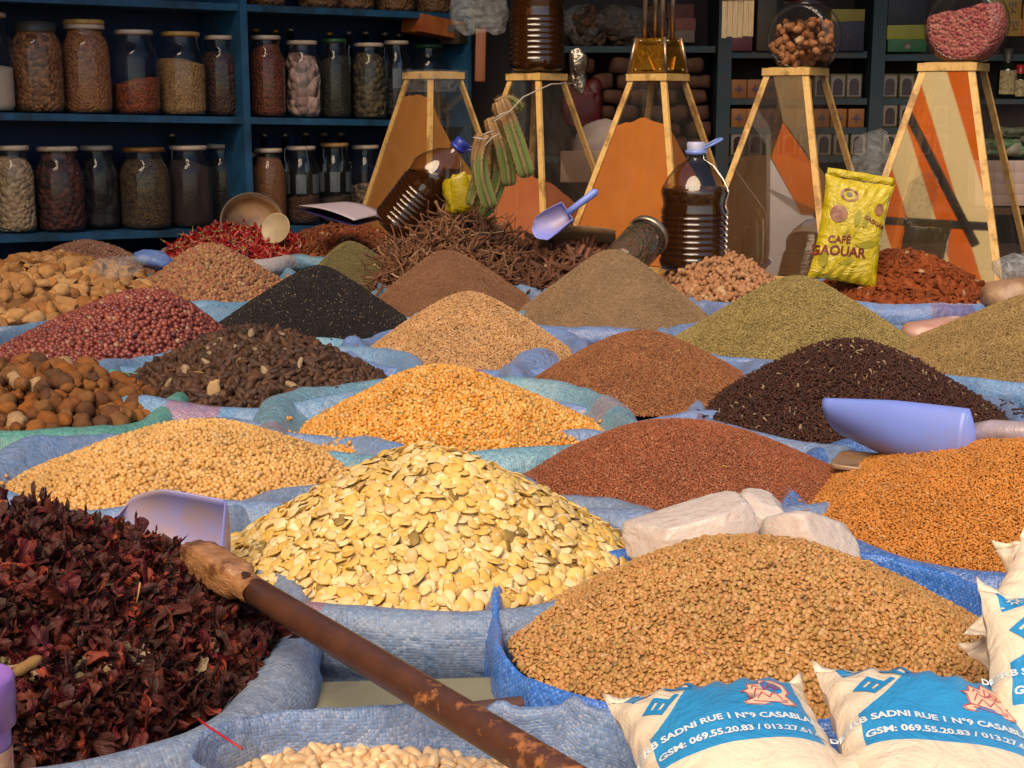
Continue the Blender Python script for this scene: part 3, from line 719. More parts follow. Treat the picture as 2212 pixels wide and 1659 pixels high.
make_sack('pale off-white sack holding the red dried chillies', H_chil, SM('chil', hx('b9a9a4'), hx('a89a98'), hx('c4b8b4'), rough=.6, dirt=.4), grow=.006, roll=.9, seed=25)
make_sack('dark teal sack holding the orange brown dried chips at the back', H_chip, SM('chip', hx('3a84a4'), hx('34789c'), hx('6c94a8'), rough=.5), grow=.012, roll=.8, seed=26)
make_sack('weathered blue sack under the tangle of dried roots', H_root, SM('root', hx('3a80a8'), hx('4078a0'), hx('708ca4'), rough=.5), grow=-.01, roll=.8, seed=27)
make_sack('blue grey sack under the brown bark strips', H_bark, SM('bark', hx('4a74a8'), hx('54789c'), hx('808a9c'), rough=.5), grow=-.01, roll=.8, seed=28)
H_wr = Heap(400, 1420, 1742, 1960, (730, 1600), z=RZ-.004, seed=29); H_wr.z = RZ+.014; H_wr.c[1] = H_wbean.c[1]; H_wr.ry = (G(690, 1512, RZ+.02).y - H_wr.c[1])
make_sack('blue woven sack at the bottom edge with upright rim around white beans', H_wr, SM('wbean', hx('5f86bc'), hx('5a84c4'), hx('98a0b8'), rough=.42), grow=.0, kind='collar', seed=31, pleats=((1.62, .05, .012), (1.25, .06, .009), (.9, .05, .010)), wav=.004)
# a body of spare cloth sacks fills the low gaps between the open sacks
def spare_sack(label, px, py, z, rx, ry, hgt, mat, seed):
    c = G(px, py, z); mb = MB(); V, q, t = blob(28, 18, 1, 1, 1)
    V = V[:, [1, 2, 0]]; V = np.sign(V)*np.abs(V)**.75 * np.array([rx, ry, hgt]); V = V + .012*np.stack([nz(V, 16, seed+k, 3) for k in range(3)], -1)
    o = mb.add(V, q, t, uv=np.stack([np.arctan2(V[:, 1], V[:, 0])*rx, V[:, 2]], -1)).obj('filled_sack', mat); o.location = (c.x, c.y, z-hgt)
    return tag(o, label, 'sack')
spare_sack('low closed blue sack in the gap between hibiscus and broad bean sacks', 640, 1440, RZ-.10, .16, .12, .16, SM('spare a', hx('5f83ae'), hx('5077a8'), hx('8a94a8'), bands=((-.12, .04),), bc=hx('9a4a5c'), rough=.5), 41)
spare_sack('low pale teal sack between the soybeans and the dark pods', 280, 925, RZ-.035, .15, .10, .15, SM('spare b', hx('8a7fa0'), hx('7c80a8'), hx('9a94a8'), bands=((.0, .06),), bc=hx('a07880'), rough=.5), 42)
spare_sack('low light blue sack between the cream seeds and the corn', 735, 790, RZ-.03, .16, .1, .15, SM('spare c', hx('6aa8c4'), hx('60a0bc'), hx('98b4c4'), rough=.4), 43)
spare_sack('low greyish sack between the flax and the fenugreek', 1735, 1000, RZ-.03, .13, .10, .15, SM('spare d', hx('7a96c0'), hx('8a9cbc'), hx('a4acbc'), rough=.4), 44)
spare_sack('low blue sack in the dip between cloves and caraway', 1590, 850, RZ-.03, .15, .10, .15, SM('spare e', hx('5a7cb0'), hx('6c84a8'), hx('8a94a8'), rough=.4), 45)

# -- what is in them
W1 = (.9, 1.1)
g_lent = grain('lentils', [hx('c89054'), hx('b88a4c'), hx('d4a068'), hx('bc9856'), hx('c88850'), hx('dab078')], .5, 300, .15)
stuff_heap('lentil_heap', 'large mound of brown and green lentils in the front right blue sack', H_lentil, T_LENTIL, .0054, g_lent, .55, layers=((0, 1), (-.002, .9)), seed=1)
g_soy = grain('soybeans', [hx('e2b068'), hx('dca85c'), hx('ecc080'), hx('d09a50'), hx('eabc78')], .45, 200, .08, spots=(hx('6a4424'), 120, .74))
stuff_heap('soybean_heap', 'wide mound of round yellow soybeans left of the broad beans', H_soy, T_SOY, .0074, g_soy, 1.0, layers=((.0, 1), (-.003, .9)), seed=2)
g_corn = grain('corn', [hx('e09430'), hx('e8b050'), hx('dc8824'), hx('f0c478'), hx('e49c38'), hx('ecc070')], .35, 160, .15, spots=(hx('f4dcac'), 110, .68), spec=.5)
stuff_heap('corn_heap', 'mound of glossy orange yellow corn kernels in the teal sack', H_corn, T_CORN, .0074, g_corn, .9, layers=((.0, 1), (-.003, .9)), seed=3)
g_flax = grain('flax', [hx('9c5430'), hx('b0643c'), hx('88482a'), hx('c47c50')], .4, 400, .15, spec=.5)
stuff_heap('flax_heap', 'smooth mound of tiny glossy red brown flax seeds', H_flax, T_FLAX, .0026, g_flax, .35, seed=4)
g_fenu = grain('fenugreek', [hx('c87e30'), hx('d48c3c'), hx('b8722a'), hx('dc9a50')], .55, 300, .15)
stuff_heap('fenugreek_heap', 'big mound of orange ochre fenugreek seeds at the right edge', H_fenu, T_FENU, .0043, g_fenu, .7, layers=((.0, 1), (-.0018, .9)), seed=5)
g_clove = grain('cloves', [hx('3c1e14'), hx('4a2618'), hx('2e1610'), hx('5a3020')], .6, 300, .2, spots=(hx('8c4c28'), 130, .66))
stuff_heap('clove_heap', 'dark brown mound of cloves behind the blue scoop', H_clove, T_CLOVE, .0063, g_clove, .8, layers=((.001, 1), (-.002, 1)), seed=6)
g_anise = grain('fennel', [hx('a88a54'), hx('9a7c48'), hx('b89864'), hx('8c7444')], .7, 300, .25)
stuff_heap('fennel_heap', 'tan green mound of fennel seeds cut by the right edge', H_anise, T_FENNEL, .0033, g_anise, .4, seed=7)
g_green = grain('green herb', [hx('9c8648'), hx('ac9458'), hx('88783c'), hx('c0a86c'), hx('807240')], .7, 300, .25)
stuff_heap('herb_heap', 'olive green cone of dried herb in front of the coffee bag', H_green, T_FENNEL, .0035, g_green, .5, seed=8)
g_tan = grain('tan cumin', [hx('a08058'), hx('b08e68'), hx('8e7050'), hx('bc9c78'), hx('967858')], .75, 300, .25)
stuff_heap('cumin_heap', 'tall pointed tan grey cone of cumin in the middle of the back row', H_tan, T_CUMIN, .0031, g_tan, .5, seed=9)
g_brown = grain('caraway', [hx('a4683e'), hx('925a38'), hx('b47a4c'), hx('844e30')], .7, 300, .25)
stuff_heap('caraway_heap', 'reddish brown cone of caraway seeds right of the cream seeds', H_brown, T_FENNEL, .0032, g_brown, .5, seed=10)
g_cream = grain('cream seeds', [hx('d09c60'), hx('dcac74'), hx('c08850'), hx('e4bc8c'), hx('b47c48')], .6, 300, .25)
stuff_heap('wheat_heap', 'pale cream orange cone of plump seeds in the centre', H_cream, T_CREAM, .0042, g_cream, .7, layers=((.0, 1), (-.002, .9)), seed=11)
g_nig = grain('nigella', [hx('151112'), hx('1d1617'), hx('100d0f'), hx('2a2020'), hx('181415')], .42, 400, .1)
stuff_heap('nigella_heap', 'jet black cone of nigella seeds', H_nig, T_NIG, .0030, g_nig, .7, sc=(1.0, 1.3), seed=12)
g_herb = grain('dull herb', [hx('847848'), hx('948454'), hx('746a40')], .8, 300, .25)
stuff_heap('herb_heap', 'small dull green grey cone behind the black nigella', H_herb, T_CUMIN, .0034, g_herb, .5, seed=13)
g_pink = grain('pinkish cumin', [hx('946848'), hx('a47454'), hx('84583c'), hx('b08464')], .75, 300, .25)
stuff_heap('cumin_heap', 'pinkish brown mound half hidden behind the cream cone', H_pink, T_CUMIN, .0031, g_pink, .5, seed=14)
g_bud = grain('rosebuds', [hx('b07850'), hx('a06444'), hx('c08c60'), hx('a88458'), hx('b4685c')], .75, 120, .35)
stuff_heap('rosebud_heap', 'mound of pinkish tan dried rosebuds left of the chillies', H_bud, T_BUD, .0125, g_bud, 1.2, layers=((.002, 1), (-.005, 1)), seed=15)
g_bud2 = grain('pale buds', [hx('a87458'), hx('b4826a'), hx('98664c'), hx('a06c60')], .8, 150, .3)
stuff_heap('bud_heap', 'pinkish beige mound of small buds below the jar shelf', H_bud2, [(V*.72, q, t) for V, q, t in T_BUD], .0095, g_bud2, 1.2, layers=((.002, 1), (-.004, 1)), seed=16)
g_broad = grain('broad beans', [hx('e8bc60'), hx('ecca80'), hx('f0d8a4'), hx('e0b050'), hx('e8c474'), hx('dcb458')], .55, 90, .12, bs=.25, spots=(hx('f0dcae'), 70, .6))
n1 = piece_heap('broad_bean', 'split pale yellow broad bean lying on the heap in the grey blue sack', 'split broad beans heaped in the front sack', 'broad bean', H_broad, T_BROAD, .0132, g_broad, 'broad_bean_heap', 'upper and lower rest of the heap of split yellow broad beans', tilt=.3, dz=.004, udz=-.001, under=2, seed=1)
g_wb = grain('white beans', [hx('e8c494'), hx('f0d0a4'), hx('dcb484'), hx('ecc89c')], .32, 60, .06, spec=.5)
n2 = piece_heap('white_bean', 'smooth cream white bean in the sack at the bottom edge', 'white beans in the bottom sack', 'white bean', H_wbean, T_WBEAN, .0118, g_wb, 'white_bean_heap', 'rest of the cream white beans at the bottom edge', tilt=.55, dz=.003, udz=-.004, seed=2)
g_alm = grain('almonds', [hx('7c3812'), hx('8c441c'), hx('6c3012'), hx('984c20')], .75, 140, .2, spec=.2, spots=(hx('d8b088'), 34, .78))
n3 = piece_heap('almond', 'brown almond in its skin on the mound below the coffee bag', 'shelled brown almonds', 'almond', H_alm, T_ALMOND, .0165, g_alm, 'almond_heap', 'rest of the mound of brown almonds at the back right', tilt=.45, dz=.004, udz=-.004, seed=3)
g_berry = grain('berries', [hx('7c2c20'), hx('8c3828'), hx('6c2420'), hx('9c4834'), hx('a05038'), hx('7a3440')], .38, 90, .3, spec=.55, dark=(.25, .12, .1))
n4 = piece_heap('berry', 'round dried red brown berry in the blue sack at the left', 'dried red brown berries', 'berry', H_berry, T_BERRY, .0124, g_berry, 'berry_heap', 'rest of the mound of round red brown berries', tilt=1.2, dz=.004, udz=-.004, seed=4)
g_pod = grain('pods', [hx('4c3222'), hx('5c3c28'), hx('382418'), hx('70482e')], .62, 110, .3)
n5 = piece_heap('pod', 'short dark brown dried pod in the light blue sack', 'dark brown dried pods', 'pod', H_pod, T_POD, .0145, g_pod, 'pod_heap', 'rest of the heap of short dark brown pods', tilt=.6, dz=.004, udz=-.004, under=2, seed=5)
g_nut = grain('wrinkled nuts', [hx('94582c'), hx('6c4830'), hx('a06430'), hx('5c4030'), hx('9c5c28'), hx('84603c')], .85, 110, .3, bd=.0016, bs=.7, spec=.2)
n6 = piece_heap('wrinkled_nut', 'large wrinkled brown nut in the green sack at the left edge', 'large wrinkled nuts', 'nut', H_nut, T_NUT, .031, g_nut, 'nut_heap', 'lower layer of wrinkled nuts in the green sack', tilt=.6, dz=.008, udz=-.012, sc=(.8, 1.1), drop=.02, seed=6)
g_gourd = grain('tan roots', [hx('b07438'), hx('c08c54'), hx('9c6028'), hx('cc9c64'), hx('b87c40')], .85, 60, .3, bd=.002, bs=.9, spots=(hx('caa070'), 26, .63))
n7 = piece_heap('dried_root', 'chunky tan dried root piece with powdery skin at the left edge', 'tan dried root pieces', 'dried root', H_gourd, T_GOURD, .042, g_gourd, 'root_piece_heap', 'lower layer of chunky tan dried roots', tilt=.6, dz=.010, udz=-.012, sc=(.8, 1.15), drop=.02, seed=7)
g_ging = grain('ginger', [hx('b8845c'), hx('ac7850'), hx('c4946c')], .8, 110, .3, bd=.0008, bs=.6)
n8 = piece_heap('ginger_root', 'knobbly pale dried ginger root beside the oil bottle', 'dried ginger roots', 'ginger', H_ging, T_GINGER, .024, g_ging, 'ginger_heap', 'lower layer of pale knobbly ginger roots', tilt=.55, dz=.006, udz=-.008, under=2, drop=.012, seed=8)
g_chil = grain('chillies', [hx('941418'), hx('ac1c1c'), hx('7c0c18'), hx('b83020'), hx('8c1024')], .3, 60, .12, spec=.6)
m_stem = plain('chilli stem', hx('b09050'), .8)
ch = [chilli(i) for i in range(7)]
n9 = piece_heap('chilli', 'glossy dried red chilli with a tan stem in the pale sack', 'dried red chillies', 'chilli', H_chil, [c[0] for c in ch], .021, g_chil, 'chilli_heap', 'lower layer of dried red chillies', tilt=.45, dz=.006, udz=-.004, under=3, seed=9, child=('stem', ch[0][1].mesh('stem', m_stem)))
g_chip = grain('dried chips', [hx('8c4420'), hx('74381c'), hx('a0542c'), hx('643018')], .8, 90, .3)
stuff_heap('dried_chip_heap', 'orange brown mass of curled dried chips behind the chillies', H_chip, T_CHIP, .0165, g_chip, 1.0, layers=((.004, 1), (-.005, 1)), seed=17)
g_root = grain('roots', [hx('7c5034'), hx('6c4028'), hx('8c6044'), hx('946c4c')], .8, 120, .3)
n10 = piece_heap('root', 'thin twisted brown dried root in the tangle below the cactus', 'twisted dried roots', 'root', H_root, [rootp(i) for i in range(16)], .030, g_root, 'root_tangle', 'dense lower tangle of thin brown dried roots', tilt=.42, dz=.012, udz=.0, under=2, drop=.01, seed=10)
g_bark = grain('bark', [hx('5c3420'), hx('4c2a1c'), hx('6c4028'), hx('7c4c34')], .7, 120, .3)
n11 = piece_heap('bark_strip', 'curled dark reddish strip of bark behind the tan cumin cone', 'strips of dried bark', 'bark', H_bark, [bark(i) for i in range(12)], .026, g_bark, 'bark_heap', 'lower layers of dark reddish bark strips', tilt=.6, dz=.006, udz=-.0, under=2, drop=.008, seed=11)
g_hib = grain('hibiscus', [hx('3c1a14'), hx('4c2218'), hx('3a1016'), hx('60281c'), hx('6c1420'), hx('3c1e18'), hx('54201a'), hx('b04428')], .55, 330, .35, spec=.35, spots=(hx('b85828'), 42, .67), stretch=(.22, 1, 1), bd=.0022, bs=1.0)
n12 = piece_heap('hibiscus_flower', 'crinkled dark maroon dried hibiscus flower in the front left sack', 'dried hibiscus flowers', 'dried flower', H_hib, T_HIB, .0142, g_hib, 'hibiscus_heap', 'rest of the dark maroon dried hibiscus heap', tilt=.5, dz=.006, udz=-.004, under=2, drop=.012, sc=(.7, 1.1), seed=12)
print('pieces', n1, n2, n3, n4, n5, n6, n7, n8, n9, n10, n11, n12)

# ------------------------------------------------------------------ jar shelves on the left
A0, B0 = np.array([-1.66, 4.62]), np.array([-.16, 6.05])
SDIR = (B0-A0)/np.linalg.norm(B0-A0); SN = np.array([-SDIR[1], SDIR[0]])     # SN points away from the viewer
def on_shelf(px, off=0.0):       # where the sight line at px meets the shelf line moved back by off
    a, b = A0 + SN*off, B0 + SN*off; k = (px-1106)/F/ray(px, 500).y
    s = (k*a[1]-a[0])/((b[0]-a[0]) - k*(b[1]-a[1])); return a + (b-a)*s
m_shelf = plain('blue shelf paint', hx('245a7c'), .55, hx('18425e'), 14, .35, .002, dirt=hx('16303c'))
def zat(px, py, off=0.0):
    p = on_shelf(px, off); return W(px, py, p[1]).z
ZL = [(-60, 1004, 0), ]
def board(px0, px1, pya, pyb, depth=.26, th=.024):
    a, b = on_shelf(px0), on_shelf(px1); za, zb = W(px0, pya, a[1]).z, W(px1, pyb, b[1]).z
    c0 = np.array([a[0], a[1], za-th]); c1 = np.array([b[0], b[1], zb-th]); n = np.array([SN[0], SN[1], 0])*depth; u = np.array([0, 0, th])
    V = [c0, c1, c1+n, c0+n, c0+u, c1+u, c1+n+u, c0+n+u]
    return V, [[0,3,2,1],[4,5,6,7],[0,1,5,4],[1,2,6,5],[2,3,7,6],[3,0,4,7]]
sh = empty('jar_shelf', (float(A0[0]), float(A0[1]), 0), 'blue painted wooden shelf unit filled with glass jars at the left', 'shelf')
sh_inv = Matrix.Translation((-A0[0], -A0[1], 0))
def shp(name, mb, m):
    o = mb.obj(name, m, sh, smooth=False); o.matrix_parent_inverse = sh_inv; return o
mid = (-80, 1010, 241, 262); low = (-80, 900, 511, 482); top = (-80, 1010, -20, 30)
for (p0, p1, ya, yb) in (top, mid, low):
    V, q = board(p0, p1, ya, yb); mb = MB(); mb.add(V, q); shp('shelf_board', mb, m_shelf)
a, b = on_shelf(-120), on_shelf(1030); n3 = np.array([SN[0], SN[1]])*.27
mb = MB(); V = [[a[0]+n3[0], a[1]+n3[1], .3], [b[0]+n3[0], b[1]+n3[1], .3], [b[0]+n3[0], b[1]+n3[1], 1.9], [a[0]+n3[0], a[1]+n3[1], 1.9]]
V2 = [[v[0]+SN[0]*.02, v[1]+SN[1]*.02, v[2]] for v in V]; mb.add(V+V2, [[0,1,2,3],[7,6,5,4],[0,4,5,1],[3,2,6,7],[0,3,7,4],[1,5,6,2]]); shp('back_panel', mb, m_wallb)
for px, w in ((541, 17), (1012, 16)):
    p = on_shelf(px, -.006); mb = MB(); wd = w*usz(p[1]); R = np.array([[SDIR[0], SN[0], 0], [SDIR[1], SN[1], 0], [0, 0, 1]])
    mb.box((p[0]+SN[0]*.13, p[1]+SN[1]*.13, 1.0), (wd, .27, 1.7), R); shp('upright', mb, m_shelf)

m_glass = glass('jar glass', (.96, .97, .96), .035, 1.45, .9, dirt=.015)
m_glassd = glass('dusty glass', (.9, .9, .88), .06, 1.5, 1.6, dirt=.12)
m_lid = plain('white enamelled lid', hx('c9b49c'), .45, hx('b8a088'), 30, .1, dirt=hx('6a4a30'))
m_lidy = plain('yellowed lid', hx('c49a50'), .5, hx('a87c3c'), 30, .1, dirt=hx('5c3c20'))
m_lidr = plain('rusty lid', hx('8a5c20'), .6, hx('5c3410'), 40, .2)
m_lidg = plain('green lid', hx('26502c'), .5)
m_lidd = plain('dark lid', hx('3a3632'), .5)
def content_mat(name, a, b, scale, rough=.8):
    m, ns, ls, bs = mat_new(name); tc = ns.new('ShaderNodeTexCoord'); v = ns.new('ShaderNodeTexVoronoi'); v.inputs['Scale'].default_value = scale
    ls.new(tc.outputs['Object'], v.inputs['Vector']); sp = ns.new('ShaderNodeSeparateColor'); ls.new(v.outputs['Color'], sp.inputs[0])
    col = mixc(ns, ls, sp.outputs[0], a, b); ls.new(col, bs.inputs['Base Color'])
    inv = math_(ns, ls, 'SUBTRACT', 1.0, math_(ns, ls, 'MULTIPLY', v.outputs['Distance'], 1.0))
    ls.new(bump(ns, ls, inv, 1.0, .8/scale), bs.inputs['Normal']); bs.inputs['Roughness'].default_value = rough
    return m
GRP = 'glass jars on the blue shelves'
def jar(px, w, ybase, ytop, lid, content, fill, label, off=.10, two=False, card=False, shape='jar', lumps=None, name='glass_jar', pos=None, grp=GRP):
    p = on_shelf(px, off) if pos is None else pos; k = usz(p[1]) ; r = w/2*k; z0 = W(px, ybase, p[1]).z
    z0 = (mid_z if 200 < ybase < 300 else low_z)(px) if pos is None else z0
    h = W(px, ytop, p[1]).z - z0
    e = empty(name, (p[0], p[1], z0), label, 'jar', grp, rot=(0, 0, random.uniform(0, 6)))
    lh = .016 if lid is not None else .0; rn = r*.74; hb = h-lh
    prof = [(0, .002), (r*.9, .002), (r*.985, .012), (r, .03), (r, hb*.70), (r*.975, hb*.76), (r*.9, hb*.82), (rn*1.03, hb*.885), (rn, hb*.91), (rn, hb)]
    MB().lathe(prof, 28).obj('body', m_glass, e)
    if lid is not None:
        n = 2 if two else 1
        for i in range(n):
            z1 = h-lh*(n-i) ; lb = MB().lathe([(rn*.98, z1), (rn*1.08, z1+.001), (rn*1.10, z1+lh*.45), (rn*1.07, z1+lh*.9), (rn*.99, z1+lh), (0, z1+lh)], 28)
            lb.obj('lid', lid if i == 0 or not two else m_lidy, e)
    else:
        MB().lathe([(rn*1.06, hb-.03), (rn*1.07, hb), (0, hb)], 28).obj('lid', m_lidd, e)
    if content is not None:
        ri = r*.955; hf = hb*fill; pr = [(0, .005), (ri*.9, .005), (ri, .02)]
        for t in np.linspace(.03, hf, 12): 
            f = np.interp(t/hb, [0, .70, .82, .9, 1], [1, 1, .88, .72, .71]); pr.append((ri*f, t))
        pr += [(pr[-1][0]*.6, hf+.006), (0, hf+.012)]
        cb = MB().lathe(pr, 30); V = cb.V[0]; amp = lumps or .0015
        dirs = V*np.array([1, 1, 0]); nn = np.linalg.norm(dirs, axis=1, keepdims=True)+1e-6
        cb.V[0] = V - dirs/nn*np.minimum(nn*.5, amp*np.abs(nz(V, .9/amp*.16+30, int(px), 2))[:, None]*2) + np.array([0, 0, 1])*(V[:, 2:3] > hf*.98)*(.06*r*nz(V, 30, int(px)+1)[:, None] + V[:, :1]*.15)
        cb.obj('contents', content, e)
    if card:
        for k_ in range(3):
            th = k_*1.0 - e.rotation_euler.z - PI/2 - .9; P = np.zeros((2, 6, 3))
            for i in range(2):
                for j in range(6): a_ = th+(j-2.5)*.12; P[i, j] = (r*.965*math.cos(a_), r*.965*math.sin(a_), hb*(.42+.26*i))
            MB().sheet(P).obj('paper_card', m_card, e)
    return e
m_card = plain('faded paper card', hx('6c7078'), .8, hx('3c4650'), 190, .1)
a_, b_ = on_shelf(mid[0]), on_shelf(mid[1])
def lin(px, brd):
    a, b = on_shelf(brd[0]), on_shelf(brd[1]); p = on_shelf(px); t = np.linalg.norm(p-a)/np.linalg.norm(b-a)
    return W(brd[0], brd[2], a[1]).z*(1-t) + W(brd[1], brd[3], b[1]).z*t
mid_z = lambda px: lin(px, mid)+.0005
low_z = lambda px: lin(px, low)+.0005
c_ = lambda n, a, b, s: content_mat('jar contents '+n, tuple(min(.8, x*1.15) for x in hx(a)), tuple(min(.8, x*1.05) for x in hx(b)), s)
jar(0, 100, 243, 27, m_lid, c_('powder', 'cbb49c', 'bfa890', 400), .46, 'large jar of white powder with a white lid, first on the upper shelf', lumps=.0005)
jar(102, 106, 247, 48, None, c_('chunks', 'a0683c', '5c3820', 75), .97, 'jar crammed with brown orange chunks under a dark screw neck')
jar(206, 102, 250, 43, m_lid, c_('granules', 'a86c40', '744428', 130), .97, 'jar of tan orange granules with two stacked lids', two=True)
jar(309, 98, 253, 65, m_lid, c_('flakes', '9c4418', '5c2410', 120), .42, 'jar less than half full of red orange flakes')
jar(408, 98, 255, 69, m_lidy, c_('grains', 'b08450', '7c5830', 150), .68, 'jar two thirds full of tan grains with a yellowed lid')
jar(490, 78, 255, 77, m_lid, c_('nuts', '4c2818', '28140e', 75), .82, 'jar of dark brown nuts left of the blue upright, upper shelf')
jar(587, 76, 257, 77, m_lid, c_('red granules', '7c3818', '4c2010', 110), .92, 'jar of reddish brown granules right of the blue upright, upper shelf')
jar(663, 78, 258, 88, m_lid, c_('crystals', 'c09c8c', '8c6c60', 28), .86, 'jar holding white pink crystal lumps', lumps=.008)
jar(731, 66, 258, 84, m_lidg, c_('dark leaf', '2c2818', '14120e', 120), .8, 'dark jar with a green lid between the crystals and the olive lumps')
jar(804, 76, 258, 93, m_lid, c_('olive lumps', '5c4c30', '30281c', 45), .9, 'jar of olive brown lumps with a white lid', lumps=.005)
jar(862, 64, 258, 88, m_lid, c_('pale', '2c2c28', '181818', 60), .55, 'nearly dark jar with white lid behind the first glass pyramid', card=True)
jar(930, 78, 258, 96, m_lidg, c_('black', '181410', '0c0a08', 60), .3, 'wide almost empty jar with a thin green lid at the right of the upper shelf')
jar(38, 84, 508, 314, m_lid, c_('white beans', 'bc9c78', '8c7050', 62), .9, 'jar of pale cream beans at the left end of the lower shelf')
jar(134, 104, 508, 316, m_lid, c_('red brown', '54241a', '201010', 55), .97, 'wide jar of dark red brown dried fruit, lower shelf', lumps=.003)
jar(218, 84, 502, 314, m_lid, c_('sticks', '1c1412', '0c0a0a', 22), .9, 'jar of long black sticks, lower shelf', off=.16)
jar(318, 108, 503, 318, m_lidr, c_('flecked', '5c4424', '181210', 160), .9, 'squat jar of dark flecked seeds with a rusty brown lid')
jar(414, 96, 500, 314, m_lid, c_('purple powder', '2c1a18', '20120f', 260), .82, 'jar of dark purple brown powder, lower shelf', lumps=.0005)
jar(483, 72, 500, 311, m_lid, c_('dark seeds', '241c18', '100e0c', 130), .85, 'dark narrow jar beside the powder jar, left of the upright', off=.17)
jar(530, 62, 495, 330, m_lid, c_('tan b', '74482c', '50301c', 180), .9, 'tan filled jar mostly hidden behind the blue upright', off=.17)
jar(585, 72, 492, 320, m_lid, c_('orange brown', '8c5830', '643c20', 190), .93, 'jar of orange brown seeds right of the upright, lower shelf')
jar(655, 76, 490, 315, m_lid, c_('brown bottom', '4c2c18', '341c10', 120), .36, 'jar with grey printed cards inside above brown grains', card=True)
jar(727, 72, 486, 308, m_lidy, c_('olive bottom', '3c2c1c', '28201a', 160), .34, 'tall jar with a yellowed lid and grey cards inside', card=True)
jar(793, 70, 484, 313, m_lid, c_('beans bottom', '74604c', '4c3c30', 60), .5, 'jar half full of beige beans beside the first pyramid')
for px, dx in ((590, 20), (700, 60), (775, 50), (860, 40), (940, 36)):   # bases of jars on the topmost shelf
    p = on_shelf(px, .12); jar_z = lin(px, top)
    e = empty('glass_jar', (p[0], p[1], jar_z+.0005), {590: 'left jar base with orange brown nuts on the topmost shelf', 700: 'jar base with brown nuts on the topmost shelf above the crystal jar', 775: 'jar base with pale brown shavings on the topmost shelf', 860: 'jar base with dull brown bark on the topmost shelf', 940: 'last jar base on the topmost shelf near the hanging bag'}[px], 'jar', GRP)
    r = 42*usz(p[1]); MB().lathe([(0, .002), (r*.95, .002), (r, .02), (r, .2), (r*.75, .25), (r*.75, .28)], 26).obj('body', m_glass, e)
    MB().lathe([(0, .005), (r*.9, .005), (r*.95, .02), (r*.95, .17), (0, .18)], 26).obj('contents', c_('top %d' % px, '8c5c34', '503018', 70), e)
m_bott = plain('dark green glass', (.006, .012, .008), .08, (.004, .008, .005), 3, 0, spec=.8)
m_cap = plain('crown cap', hx('9c9488'), .3, metal=.7); m_capg = plain('gold cap', hx('c08c30'), .35, metal=.7)
def bottle(px, ytop, brd, cap, i):
    p = on_shelf(px, .21); z0 = (mid_z if brd == 0 else low_z)(px); h = W(px, ytop, p[1]).z - z0; r = .03
    which = ['upper', 'lower'][brd]
    e = empty('glass_bottle', (p[0], p[1], z0), 'dark glass bottle with %s cap behind the jars on the %s shelf' % ('a gold' if cap is m_capg else 'a silver', which), 'bottle', 'dark bottles with %s caps, %s shelf' % ('gold' if cap is m_capg else 'silver', which))
    MB().lathe([(0, 0), (r, .003), (r, h*.6), (r*.85, h*.68), (.013, h*.82), (.0115, h*.985), (0, h*.985)], 16).obj('body', m_bott, e)
    MB().lathe([(.0125, h*.965), (.0155, h*.968), (.014, h), (0, h+.001)], 14).obj('cap', cap, e)
for i, (px, y) in enumerate(((482, 57), (567, 62), (608, 64), (722, 70), (640, 61), (524, 53), (762, 68), (798, 68), (838, 70), (868, 72))): bottle(px, y, 0, m_capg if i < 4 else m_cap, i)
for i, (px, y) in enumerate(((381, 288), (-2, 288), (528, 290), (577, 288), (621, 288), (666, 286), (705, 286), (742, 286))): bottle(px, y, 1, m_cap, i)
# boxes and hanging things right of the jars
m_redbox = plain('orange red carton', hx('8c3c18'), .6, hx('c0702c'), 12)
def face_text(body, size, mat, name='text', bold=0):
    cu = bpy.data.curves.new('t', 'FONT'); cu.body = body; cu.size = size; cu.align_x = 'CENTER'; cu.align_y = 'CENTER'; cu.offset = bold; cu.resolution_u = 3
    o = bpy.data.objects.new('t', cu); COL.objects.link(o); bpy.context.view_layer.update()
    me = bpy.data.meshes.new_from_object(o.evaluated_get(bpy.context.evaluated_depsgraph_get())); bpy.data.objects.remove(o); bpy.data.curves.remove(cu)
    me.materials.clear(); me.materials.append(mat); return me
def Rz(a): return rotm('Z', a)
def carton(name, label, c, d, rz, mat, grp=None, tilt=0, cat='box', bev=.002):
    e = empty(name, (float(c[0]), float(c[1]), float(c[2])), label, cat, grp, rot=(0, tilt, rz))
    mb = MB(); mb.box((0, 0, d[2]/2), d, bev=bev); mb.obj('carton', mat, e); return e
SANG = math.atan2(SDIR[1], SDIR[0])
p = on_shelf(940, .05); zb = W(940, 84, p[1]).z
e = carton('spice_carton', 'orange and brown carton with a barcode lying tilted on the jar tops', (p[0], p[1], zb+.01), (.24, .12, .07), SANG, m_redbox, tilt=.12)
mb = MB(); mb.box((.04, -.0615, .035), (.035, .002, .03)); mb.obj('barcode_patch', plain('patch', hx('8c8478'), .7, hx('2c2824'), 300, 0, stretch=(6, 1, .05)), e, smooth=False)
p = on_shelf(985, .03); carton('dark_carton', 'dark carton with a faded green patch beside the orange carton', (p[0], p[1], W(985, 96, p[1]).z), (.09, .1, .075), SANG+.3, plain('dark carton', hx('2c1c14'), .6, hx('3c3420'), 20))
m_hw = plain('reddish wood', hx('7c4420'), .6, hx('5c2c12'), 30, .2, stretch=(6, 6, .6))
c1, c0 = W(1038, 62, 4.9), W(1038, 177, 4.9); mb = MB(); mb.box((0, 0, 0), (.035, .02, c1.z-c0.z), bev=.004)
o = mb.obj('wooden_slat', m_hw); o.location = (c0+c1)/2; o.rotation_euler = (0, .03, 0); tag(o, 'reddish wooden slat hanging below the clear plastic bag', 'slat')
m_film = plastic_film('clear film', (.6, .6, .56), .10); m_filmd = plastic_film('dim film', (.5, .46, .42), .12)
